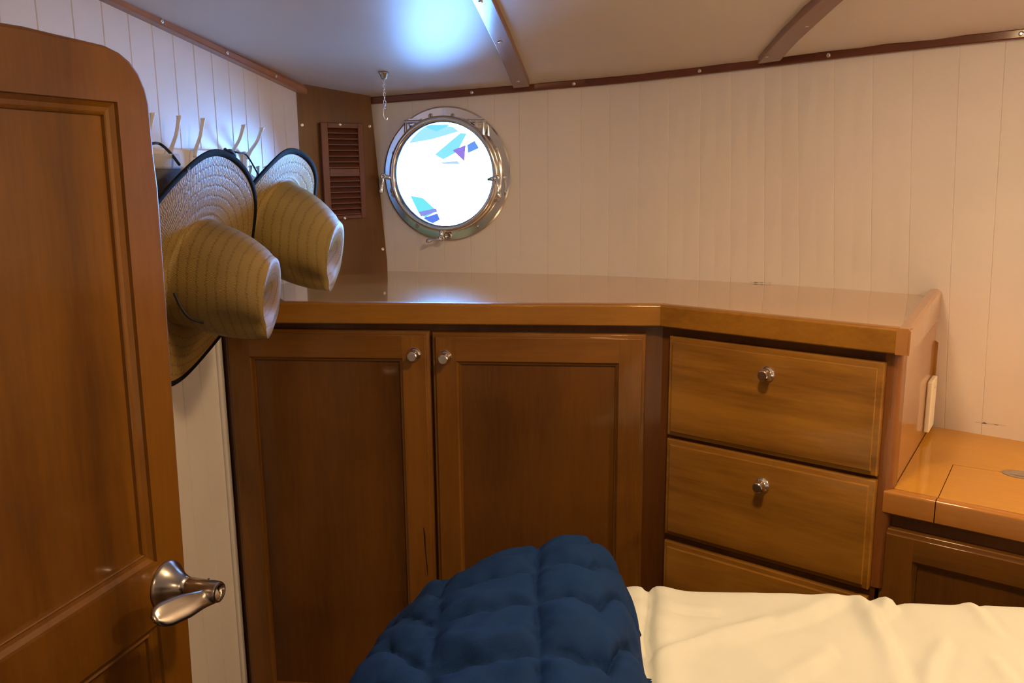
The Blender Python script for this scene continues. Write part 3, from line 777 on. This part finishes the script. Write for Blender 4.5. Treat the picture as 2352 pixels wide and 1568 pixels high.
for q in ((989, 266), (1040, 266), (905, 352), (1139, 343), (1141, 459), (1095, 520), (958, 518), (904, 448)):
    p = wp(*q, -.006)
    MB().lathe([(.0052, 0), (.0050, .0006), (.0034, .0010), (.0030, .0006), (.0022, .0006), (.0018, .0014), (.0002, .0014)], O=p, ax=(0, -1, 0), seg=16).obj('bolt', M_steel, win, smooth=True)
# hinges
for q in ((950, 283), (1093, 281)):
    p = wp(*q, -.018)
    h = MB().tube([p+V((-.021, 0, .003)), p+V((.021, 0, .003))], .0042, 12)
    h.tube([p+V((-.016, 0, .003)), p+V((-.0155, 0, .003))], .0056, 12).tube([p+V((.0155, 0, .003)), p+V((.016, 0, .003))], .0056, 12)
    h.box(p.x-.0025, p.x+.0025, p.y-.002, p.y+.010, p.z-.022, p.z+.006)
    sgn = 1
    for dx in (-.0175, .0175):
        P0 = p+V((dx, 0, .003)); zs_ = math.sqrt(max(0, .121**2-P0.x**2))
        P1 = V((P0.x, SD+.008, zs_))
        h.tube([P0, P0*.5+P1*.5+V((0, -.002, 0)), P1], [.0040, .0034, .0042], 8)
    h.box(p.x-.014, p.x+.014, -.006, p.y+.006, p.z-.004, p.z+.010)
    h.obj('hinge', M_chrome, win, smooth=False, bevel=.0008, seg=2)
# dogs (swing levers)
def dog(piv, tip, inward, off):
    P = wp(*piv, off); T = wp(*tip, off-.004); I = wp(*inward, off+.010)
    d = MB().lathe([(.0030, -.004), (.0066, -.003), (.0070, 0), (.0066, .003), (.0030, .0038), (.0028, .003), (.0003, .003)], O=P, ax=(0, -1, 0), seg=20)
    d.tube([P, P.lerp(I, .5), I], [.0044, .0050, .0042], 10)
    pts_ = curve_pts([P, P.lerp(T, .35)+V((.0015, -.002, 0)), P.lerp(T, .7), T], 10)
    d.tube(pts_, [.0034, .003, .0026, .0024, .0026, .003, .0038, .0050, .0058, .0052, .0022], 10, flat=.7)
    d.obj('latch', M_chrome, win, smooth=True)
dog((881, 405), (875, 446), (907, 410), -.034)
dog((1140, 409), (1147, 455), (1122, 412), -.034)
dog((1014, 547), (978, 554), (1013, 522), -.034)
# small round stud beside the bottom latch
MB().lathe([(.009, 0), (.009, .004), (.006, .006), (.005, .003), (.0003, .003)], O=wp(1030, 541, -.006), ax=(0, -1, 0), seg=20).obj('stud', M_steel, win, smooth=True)
# daylight portal
pt = lamp('port_portal', 'AREA', (0, 0, 0), 1, (1, 1, 1), shape='DISK', size=.24)
pt.matrix_world = FP.mat(0, .036, pz) @ Matrix.Rotation(-PI/2, 4, 'X')
pt.data.cycles.is_portal = True

# ------------------------------------------------------------ louvred vent
vent = thing('louvred_vent', 'dark wood louvred vent on the corner panel', 'vent', FK.mat())
vo = [FK.px(*q) for q in ((730, 281), (830, 284), (836, 502), (744, 502))]; vi = [FK.px(*q) for q in ((748, 295), (816, 295), (826, 493), (757, 494))]
X0, X1 = (vo[0].x+vo[3].x)/2, (vo[1].x+vo[2].x)/2; Z0, Z1 = (vo[2].z+vo[3].z)/2, (vo[0].z+vo[1].z)/2
x0, x1 = (vi[0].x+vi[3].x)/2, (vi[1].x+vi[2].x)/2; z0, z1 = (vi[2].z+vi[3].z)/2, (vi[0].z+vi[1].z)/2
zm0, zm1 = FK.px(788, 405).z, FK.px(788, 387).z
mb = MB().box(X0, x0, -.011, -.0002, Z0, Z1).box(x1, X1, -.011, -.0002, Z0, Z1).box(x0, x1, -.011, -.0002, Z0, z0).box(x0, x1, -.011, -.0002, z1, Z1).box(x0, x1, -.0105, -.0002, zm0, zm1)
mb.obj('frame', W_vent, vent, bevel=.001, seg=1)
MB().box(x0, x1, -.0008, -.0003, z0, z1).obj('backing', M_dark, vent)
mb = MB()
for (za, zb) in ((z0, zm0), (zm1, z1)):
    nL = 7
    for i in range(nL):
        zc_ = za+(zb-za)*(i+.5)/nL; h_ = (zb-za)/nL
        mb.add([(x0, -.0095, zc_-h_*.42), (x1, -.0095, zc_-h_*.42), (x1, -.0095, zc_-h_*.26), (x0, -.0095, zc_-h_*.26),
                (x0, -.0012, zc_+h_*.30), (x1, -.0012, zc_+h_*.30), (x1, -.0012, zc_+h_*.46), (x0, -.0012, zc_+h_*.46)],
               [(0, 1, 2, 3), (4, 7, 6, 5), (0, 4, 5, 1), (3, 2, 6, 7), (0, 3, 7, 4), (1, 5, 6, 2)])
mb.obj('louvres', W_vent, vent)
for q in ((781, 286), (792, 501)): screw(FK, q, -.011, vent, .0034)

# ------------------------------------------------------------ chain on the ceiling
cp = cpx(881, 166)
ch = thing('ceiling_chain', 'thin metal chain hanging from the ceiling beside the round port', 'chain', Matrix.Translation(cp))
MB().lathe([(.0105, 0), (.0105, .002), (.008, .004), (.0052, .012), (.004, .013)], ax=(0, 0, -1), seg=20).obj('ceiling_cup', M_steel, ch, smooth=True)
mb = MB(); z = -.013; k = 0
zend = pl(884, 240, cp, V((0, 1, 0))).z-cp.z
while z > zend:
    pts_ = [V((math.cos(a*PI/5)*.0021*(1 if k % 2 else .15), math.cos(a*PI/5)*.0021*(.15 if k % 2 else 1), z-.0045+math.sin(a*PI/5)*.0048)) for a in range(10)]
    pts_.append(pts_[0]); mb.tube(pts_, .00075, 6); z -= .0078; k += 1
mb.obj('links', M_chrome, ch, smooth=True)
mb = MB(); hkp = curve_pts([(0, 0, z+.005), (-.0025, 0, z-.002), (-.003, 0, z-.012), (-.0015, 0, z-.020), (.0025, 0, z-.0225), (.0042, 0, z-.018)], 14)
mb.tube(hkp, .0010, 6).obj('hook', M_chrome, ch, smooth=True)

# ------------------------------------------------------------ coat hooks
def hook_parts(bp, tp, low=True):
    """bp: pixel of base on the wall, tp: pixel of the upper tip"""
    B = FL.w(*FL.px(*bp)); T = pl(tp[0], tp[1], B, FL.t)
    Lf = FL.loc(T)-FL.loc(B)
    return FL.loc(B), Lf
def add_hook(parent, B, Lf, y0):
    b = V((B.x, y0, B.z))
    MB().loft([[(b.x+math.cos(a*PI/8)*w*.55, y0-d_, b.z-.020+math.sin(a*PI/8)*w*1.35) for a in range(16)] for w, d_ in ((.0175, 0), (.0172, .003), (.0145, .0055), (.006, .0065))]).obj('hook_plate', M_white, parent, smooth=True)
    t = b+Lf-V((0, 0, 0)); t.y = b.y+Lf.y
    p = curve_pts([b+V((0, -.004, -.008)), b+V((0, Lf.y*.36, Lf.z*.12)), b+V((0, Lf.y*.72, Lf.z*.48)), b+V((0, Lf.y*.98, Lf.z*.92)), b+V((0, Lf.y*1.0, Lf.z))], 16)
    r = [.0052, .0046, .0040, .0036, .0033, .0031, .0030, .0030, .0030, .0031, .0032, .0034, .0037, .0042, .0048, .0050, .0025]
    MB().tube(p, r, 12).obj('prong', M_white, parent, smooth=True)
    for sx_ in (-1, 1):
        q = curve_pts([b+V((0, -.004, -.036)), b+V((sx_*.004, -.016, -.046)), b+V((sx_*.010, -.030, -.045)), b+V((sx_*.013, -.036, -.030)), b+V((sx_*.0135, -.035, -.024))], 14)
        MB().tube(q, [.0034]*3+[.0028]*9+[.0038, .0046, .003], 10).obj('prong', M_white, parent, smooth=True)
hooks = [((300, 345), (350, 259)), ((366, 349), (411, 265)), ((424, 349), (466, 271))]
rk = thing('hook_rack', 'white coat rack board with hooks above the nearer straw hat', 'coat rack', FL.mat())
ra, rb = FL.px(250, 345), FL.px(508, 352)
MB().box(FL.px(230, 345).x, rb.x, -.014, -.0002, ra.z-.055, FL.px(420, 347).z+.004).obj('board', M_white, rk, bevel=.003, seg=3)
for bp, tp in hooks:
    B, Lf = hook_parts(bp, tp); Lf.y += .014; add_hook(rk, B, Lf, -.014)
for i, (bp, tp, lb) in enumerate((((524, 350), (559, 286), 'white coat hook holding the black cord of the nearer hat'), ((561, 352), (601, 293), 'white coat hook just left of the farther straw hat'))):
    B, Lf = hook_parts(bp, tp)
    t = thing('coat_hook', lb, 'hook', FL.mat(), 'single white coat hooks')
    add_hook(t, B, Lf, -.0002)

# ------------------------------------------------------------ straw hats
def hat(name, label, base, axis, spin, R, mat, H=.125, rx=.083, ry=.100, curl=.03, droop=.012, pinch=1.0, binding=.009, slant=.22, side=.94, sag=0):
    ax = V(axis).normalized(); ref = V((0, 0, 1)); u = (ref-ax*ref.dot(ax)).normalized(); w = ax.cross(u)
    m = Matrix.Identity(4)
    for k in range(3): m[k][0] = u[k]; m[k][1] = w[k]; m[k][2] = ax[k]; m[k][3] = base[k]
    m = m @ Matrix.Rotation(spin, 4, 'Z')
    tl3 = m.inverted().to_3x3() @ FL.t; tl3.z = 0; tl3.normalize(); dn3 = m.inverted().to_3x3() @ V((0, 0, -1)); dn3.z = 0; dn3.normalize()
    root = thing(name, label, 'hat', m, 'straw hats hanging on the left bulkhead')
    NA = 128; prof = []
    for i in range(9): prof.append(('top', i/8))
    for i in range(1, 15): prof.append(('side', i/14))
    for i in range(1, 20): prof.append(('brim', i/19))
    def pt(kind, t, a):
        p = pt0(kind, t, a)
        if kind != 'brim':
            p.z *= 1-slant*(p.x*tl3.x+p.y*tl3.y)/rx; p += dn3*sag*p.z
        return p
    def pt0(kind, t, a):
        ca, sa = math.cos(a), math.sin(a)
        rb_ = rx*ry/math.sqrt((ry*sa)**2+(rx*ca)**2) if False else 1/math.sqrt((ca/ry)**2+(sa/rx)**2)
        rt_ = rb_*.70
        # front pinch (front = +x)
        front = max(0, ca)
        pin = pinch*(math.exp(-((abs(a if a <= PI else a-2*PI)-.62)/.40)**2))
        if kind == 'top':
            r = rt_*t*(1-.16*pin*t); dent = .034*(1-t**2.2)*(.55+.45*ca*t if True else 1)
            rim = .010*ca*t**2
            z = H-dent+rim-.004*t**6
            return V((r*ca, r*sa, z))
        if kind == 'side':
            k = t; r = rt_+(rb_-rt_)*(k**.85); bul = .006*math.sin(PI*min(1, k*1.15))
            r += bul
            r *= 1-.20*pin*math.exp(-((k-.26)/.28)**2)
            z = (H+.010*ca-.004)*(1-k) ; 
            if k < .12: r -= .004*(1-k/.12)
            fl_ = .0
            return V((r*ca, r*sa, z*(1-.0*k)))
        r = rb_+(R*(1-(1-side)*sa*sa)-rb_)*t
        e = t**1.6
        z = curl*e*sa*sa - droop*e*ca*ca + .004*math.sin(5*a+1)*e
        if t < .12: z += .003*(1-t/.12)
        return V((r*ca, r*sa, z))
    vs = []; uvs = []
    for j in range(NA):
        a = 2*PI*j/NA; L_ = 0; last = None
        for kd, t in prof:
            p = pt(kd, t, a)
            if last is not None: L_ += (p-last).length
            last = p; vs.append(p); uvs.append((L_, a*.12))
    n = len(prof); fs = []; fuv = []
    for j in range(NA):
        j2 = (j+1) % NA
        for k in range(n-1):
            f = (j*n+k, j*n+k+1, j2*n+k+1, j2*n+k); fs.append(f)
            w2 = 2*PI*.12*(1 if j2 == 0 else 0)
            fuv.append([(uvs[f[0]][0], uvs[f[0]][1]), (uvs[f[1]][0], uvs[f[1]][1]), (uvs[f[2]][0], uvs[f[2]][1]+w2), (uvs[f[3]][0], uvs[f[3]][1]+w2)])
    me = bpy.data.meshes.new('straw_body'); me.from_pydata([tuple(v) for v in vs], [], fs); uvl = me.uv_layers.new(name='UVMap')
    for p_, q in zip(me.polygons, fuv):
        p_.use_smooth = True
        for li, c in zip(p_.loop_indices, q): uvl.data[li].uv = c
    me.materials.append(mat); o = bpy.data.objects.new('straw_body', me); COL.objects.link(o); o.parent = root
    so = o.modifiers.new('s', 'SOLIDIFY'); so.thickness = .0018; so.offset = 0
    rim = []
    for j in range(NA+1):
        a = 2*PI*(j % NA)/NA; p = pt('brim', 1, a); q = pt('brim', 1-binding/(R-.09), a)
        d = (p-q).normalized(); nn = V((0, 0, 1)); rim.append([q+nn*.0014, p+nn*.0013, p+d*.0012, p-nn*.0013, q-nn*.0014])
    MB().loft(rim, True, False).obj('brim_binding', M_bind, root, smooth=True, weld=True)
    return root, pt, m
HN = -FL.n       # into the room
def tilt(deg, yaw=0):
    v = HN*math.cos(math.radians(deg)) + V((0, 0, -1))*math.sin(math.radians(deg)) + FL.t*math.sin(math.radians(yaw)); return v.normalized()
h1b = pl(446, 622, FL.w(0, -.098, 0), FL.n)
hat1, pt1, m1 = hat('straw_hat', 'large straw hat with black brim edge hanging nearest the open door', h1b, tilt(16, 5), math.radians(165), .191, M_straw, H=.138, side=.92, slant=.11, sag=.03, rx=.076, ry=.086, curl=.004, droop=.0)
h2b = pl(631, 515, FL.w(0, -.080, 0), FL.n)
hat2, pt2, m2 = hat('straw_hat', 'straw hat with a pale shiny brim hanging over the countertop beside the vent', h2b, tilt(19, 0), math.radians(170), .142, M_straw2, H=.136, rx=.074, ry=.086, slant=.12, sag=.12, curl=.004, droop=.0)
def cord(parent, m_, wpts, r=.0022, n=18, name='chin_cord'):
    iv_ = m_.inverted(); pts_ = curve_pts([iv_ @ V(p) for p in wpts], n); return MB().tube(pts_, r, 8).obj(name, M_cord, parent, smooth=True)
def fp(x, y, off): return FL.w(*FL.px(x, y, off))
cord(hat1, m1, [fp(330, 340, -.045), fp(352, 329, -.05), fp(370, 332, -.05), fp(392, 352, -.075), fp(412, 378, -.10)])
cord(hat1, m1, [fp(400, 672, -.150), fp(416, 706, -.155), fp(436, 730, -.160), fp(466, 741, -.165)])
cord(hat2, m2, [fp(520, 346, -.022), fp(545, 350, -.035), fp(566, 356, -.035), fp(586, 388, -.05), fp(606, 425, -.07)], r=.0016)
o = cord(hat2, m2, [fp(516, 342, -.02), fp(528, 352, -.03), fp(540, 358, -.03), fp(530, 346, -.034), fp(518, 350, -.028), fp(536, 360, -.024), fp(548, 372, -.03)], r=.0030, name='cord_knot')
# little maker mark on the brim edge, grey
lp = V((0, 0, 0))
def brim_mark():
    best = None
    for j in range(720):
        a = 2*PI*j/720; P = m1 @ pt1('brim', .97, a); v = P-CAM; sx_, sy_ = 1176+FPX*v.dot(RT)/v.dot(FW), 784-FPX*v.dot(UP)/v.dot(FW)
        d_ = abs(sx_-428)+abs(sy_-365)*.5
        if best is None or d_ < best[0]: best = (d_, a)
    a = best[1]; out = MB()
    for (ta, tb, aa, ab) in ((.940, .990, -.016, -.010), (.940, .990, .010, .016), (.940, .952, -.016, .016)):
        c = [pt1('brim', ta, a+aa), pt1('brim', tb, a+aa), pt1('brim', tb, a+ab), pt1('brim', ta, a+ab)]
        out.add([p+V((0, 0, .0036)) for p in c]+[p+V((0, 0, .0026)) for p in c], [(0, 1, 2, 3), (7, 6, 5, 4), (0, 4, 5, 1), (1, 5, 6, 2), (2, 6, 7, 3), (3, 7, 4, 0)])
    out.obj('brim_mark', M_logo, hat1)
brim_mark()
# grey knitted hat hanging behind the nearer straw hat
kb = FL.w(*FL.px(366, 372, -.060))
kn = thing('knit_cap', 'grey mesh cap with a pale band hanging behind the nearer straw hat', 'hat', Matrix.Translation(kb) @ Matrix.Rotation(FL_a if 'FL_a' in globals() else math.atan2(FL.t.y, FL.t.x), 4, 'Z'))
MB().loft([[(math.cos(a*PI/16)*w_*1.0, math.sin(a*PI/16)*w_*.55, z_) for a in range(32)] for w_, z_ in ((.038, .012), (.040, .008), (.041, -.006), (.040, -.010))]).obj('band', M_capw, kn, smooth=True)
MB().loft([[(math.cos(a*PI/16)*w_*1.0, math.sin(a*PI/16)*w_*.55, z_) for a in range(32)] for w_, z_ in ((.039, -.010), (.044, -.03), (.045, -.055), (.038, -.078), (.022, -.09), (.004, -.094))]).obj('crown', M_capg, kn, smooth=True)

# ------------------------------------------------------------ bed
ZB = .63
bf = [hz(*q, ZB) for q in ((1000, 1345), (1430, 1331), (1500, 1331), (1620, 1337), (1800, 1350), (1950, 1363), (2050, 1371), (2110, 1373), (2352, 1382))]
far = [V((-.16, bf[0].y+.01, 0))]+[V((p.x, p.y, 0)) for p in bf]+[V((.85, .88, 0)), V((1.15, .66, 0))]
def far_y(x):
    for a, b in zip(far, far[1:]):
        if x <= b.x: return a.y+(b.y-a.y)*max(0, (x-a.x))/(b.x-a.x)
    return far[-1].y
BX0, BX1, BY0 = -.04, 1.14, -.35
bed = thing('bed_base', 'boxed mattress under the white duvet at the bottom right', 'bed', Matrix.Translation((0, 0, 0)))
MB().prism([(BX0+.05, BY0), (BX1, BY0), (BX1, far_y(BX1)-.06), (.7, far_y(.7)-.06), (.2, far_y(.2)-.06), (BX0+.05, far_y(BX0)-.07)], .0, .38).obj('plinth', W_frame, bed)
MB().prism([(BX0+.04, BY0), (BX1, BY0), (BX1, far_y(BX1)-.05), (.7, far_y(.7)-.05), (.2, far_y(.2)-.05), (BX0+.04, far_y(BX0)-.06)], .381, .575).obj('mattress', M_base, bed, bevel=.015, seg=3)
# duvet
def seg_d(p, a, b):
    ab = b-a; t = max(0, min(1, (p-a).dot(ab)/ab.dot(ab))); q = a+ab*t; c = ab.x*(p.y-a.y)-ab.y*(p.x-a.x)
    return (p-q).length*(1 if c > 0 else -1), t
def hp2(x, y): P = hz(x, y, ZB); return V((P.x, P.y))
seam = [hp2(*q) for q in ((1490, 1320), (1493, 1380), (1484, 1450), (1489, 1510), (1485, 1640))]
creases = [([(1950, 1355), (1990, 1410), (2040, 1490), (2075, 1600)], .0060, .014), ([(2055, 1360), (2040, 1400), (1995, 1440)], .0055, .010),
           ([(1950, 1370), (1860, 1410), (1740, 1440), (1640, 1475)], .0040, .014), ([(2215, 1378), (2260, 1430), (2300, 1470)], .0035, .010),
           ([(1760, 1425), (1640, 1460), (1560, 1490)], .0035, .010), ([(2170, 1480), (2140, 1530), (2130, 1600)], .0040, .010), ([(1640, 1400), (1580, 1395), (1520, 1400)], .003, .008),
           ([(1500, 1520), (1560, 1490), (1620, 1470)], .004, .010), ([(1900, 1500), (1840, 1540), (1760, 1580)], .0035, .012), ([(2290, 1520), (2320, 1570)], .003, .010), ([(2020, 1385), (2060, 1500)], .002, .02)]
creases = [([hp2(*q) for q in c], h_, w_) for c, h_, w_ in creases]
def duvet_h(x, y):
    p = V((x, y)); z = 0
    z += .010*(noise.noise(V((x*3.5, y*3.5, 1)))) + .0045*noise.noise(V((x*9+y*3, y*7, 4)))
    z += .0018*noise.noise(V((x*26+y*14, y*22, 7)))
    dmin = 9
    for a, b in zip(seam, seam[1:]):
        d, t = seg_d(p, a, b)
        if abs(d) < abs(dmin): dmin = d
    z -= .010*math.exp(-(dmin/.0055)**2); z += .0045*math.exp(-((dmin+.02)/.018)**2)+.006*math.exp(-((dmin-.02)/.018)**2)
    pk = math.exp(-(abs(dmin)/.028)**2)
    z += .0016*pk*math.sin(y*150+2*noise.noise(V((x*20, y*20, 0))))
    for c, h_, w_ in creases:
        bd = 9; bt = 0
        for i, (a, b) in enumerate(zip(c, c[1:])):
            d, t = seg_d(p, a, b)
            if abs(d) < abs(bd): bd = d; bt = (i+t)/(len(c)-1)
        f_ = math.sin(PI*min(1, .25+bt*.75))**.5 if bt < 1 else 0
        z += 1.35*h_*f_*(math.exp(-((bd)/w_)**2)-.7*math.exp(-((bd-w_*1.1)/(w_*.6))**2))
    return z
vs = []; fs = []; NX, NY = 230, 150
xs = [BX0+(BX1-BX0)*i/NX for i in range(NX+1)]
for i, x in enumerate(xs):
    fy = far_y(x)
    for j in range(NY+1):
        u = j/NY
        if j >= NY-12:
            k = (j-(NY-12))/12; a = k*PI/2; r = .028
            if k < .5: vs.append(V((x, fy-r+r*math.sin(a*2), ZB-r+r*math.cos(a*2)+duvet_h(x, fy-r)*(1-k))))
            else: vs.append(V((x, fy-.004*(k-.5)+duvet_h(x, fy)*1.2, ZB-r-(k-.5)*.22)))
        else:
            y = BY0+(fy-.028-BY0)*(u/((NY-12)/NY))**.8; vs.append(V((x, y, ZB+duvet_h(x, y))))
for i in range(NX):
    for j in range(NY): a = i*(NY+1)+j; fs.append((a, a+NY+1, a+NY+2, a+1))
o = mesh_obj('duvet', vs, fs, M_sheet, smooth=True)
tag(o, 'white rumpled duvet spread over the bed at the bottom right', 'duvet')
so = o.modifiers.new('s', 'SOLIDIFY'); so.thickness = .012; so.offset = -1
# blue quilted comforter
RDG = [(700, 1800), (760, 1690), (820, 1568), (852, 1502), (893, 1432), (938, 1378), (1000, 1334), (1080, 1305), (1150, 1276), (1220, 1256), (1290, 1241), (1345, 1243), (1390, 1277), (1424, 1322), (1444, 1390), (1455, 1460), (1459, 1520), (1460, 1568), (1462, 1640), (1466, 1720), (1470, 1800)]
DPT = [.66, .74, .83, .875, .92, .96, .995, 1.01, 1.02, 1.03, 1.035, 1.03, 1.015, .985, .94, .895, .86, .83, .79, .75, .71]
rid = []
for q, d_ in zip(RDG, DPT):
    r_ = ray(*q); rid.append(CAM+r_*(d_/r_.y))
rid = curve_pts(rid, 250)
NU = 250; NV = 190
mid = V((.055, .20, ZB+.10))
vs = []; fs = []
def quilt_w(u_, v_):
    return 0
base_pts = []
for i, P in enumerate(rid):
    u = i/NU
    nearp = V((-.30+(.26+.02)*1.0*u*1.75, .28, ZB+.075)); nearp.x = -.30+.50*u
    out_dir = V((P.x-.06, P.y-.55, 0)).normalized()
    for j in range(NV+1):
        v = j/NV
        if v < .16:      # far side tucks over and down
            k = 1-v/.16; a = k*PI*.62; r = .040
            q = P + out_dir*(r*math.sin(a)*.55) + V((0, 0, -(r)*(1-math.cos(a))))
            q.z -= max(0, k-.6)*.30
            if q.x > BX0-.02 and q.y < far_y(q.x)+.02 and q.z < ZB+.035: q += out_dir*(ZB+.035-q.z)*.16; q.z = ZB+.035-.03*(ZB+.035-q.z)
        else:
            k = (v-.16)/.84
            q = P.lerp(nearp, k**1.15); q.z += .030*math.sin(PI*min(1, k*1.5))*(1-k)
        vs.append(q)
# displace along normals with quilting
def nrm(i, j):
    a = vs[min(i+1, NU)*(NV+1)+j]-vs[max(i-1, 0)*(NV+1)+j]; b = vs[i*(NV+1)+min(j+1, NV)]-vs[i*(NV+1)+max(j-1, 0)]
    n_ = a.cross(b); n_.normalize()
    return n_ if n_.z > 0 else -n_
def imgpos(P):
    v = P-CAM; return 1176+FPX*v.dot(RT)/v.dot(FW), 784-FPX*v.dot(UP)/v.dot(FW)
# stitched seams run across the comforter every 9.5 cm and along it every 15 cm (cloth coordinates)
XS = [-.30, -.20, -.085, .026, .175, .30]
new = []
for i in range(NU+1):
    for j in range(NV+1):
        P = vs[i*(NV+1)+j]; n_ = nrm(i, j)
        wx = P.x+.010*noise.noise(V((P.x*9, P.y*9, 3))); wy = P.y-.9*(P.z-ZB)+.012*noise.noise(V((P.x*8, P.y*8, 9)))-.10*max(0, -(P.x+.02))**1.2*3
        dx = min(abs(wx-s_) for s_ in XS)
        cw = .090; sh = .07*max(0, min(1, (-.085-P.x)/.05)) + max(0, P.x-.09)*2.4
        ph = (wy-sh-.765)/cw; dy = abs(ph-round(ph))*cw
        top_k = min(1, j/NV/.30)
        hx_q = 1-(.45+.35*top_k)*math.exp(-(dx/.010)**.95); hy_q = 1-math.exp(-(dy/.010)**.95)
        h = .019*(hx_q*(hy_q*top_k+(1-top_k)))**.9*(1-.45*max(0, min(1, (-.07-P.x)/.05)))
        # puckers radiating from the stitch lines
        pk = math.exp(-(min(dx, dy)/.020))
        h += .0055*pk*noise.noise(V((P.x*55, P.y*75, P.z*30)))
        h += .0075*noise.noise(V((P.x*13+P.y*7, P.y*16, 2)))*(1-.5*pk) + .0035*noise.noise(V((P.x*34-P.y*15, P.y*30, 5)))
        h += .0028*math.sin((P.x*.8+P.y)*95+6*noise.noise(V((P.x*9, P.y*9, 0))))*max(0, noise.noise(V((P.x*10, P.y*10, 8))))
        Q = P+n_*((h-.015)*min(1, (j/NV)/.14))
        if Q.x > BX0-.005 and Q.y < far_y(Q.x): Q.z = max(Q.z, ZB+.020)
        new.append(Q)
for i in range(NU):
    for j in range(NV): a = i*(NV+1)+j; fs.append((a, a+NV+1, a+NV+2, a+1))
o = mesh_obj('comforter', new, fs, M_blue, smooth=True)
tag(o, 'navy blue quilted comforter bunched on the left of the white duvet', 'comforter')
so = o.modifiers.new('s', 'SOLIDIFY'); so.thickness = .003; so.offset = -1
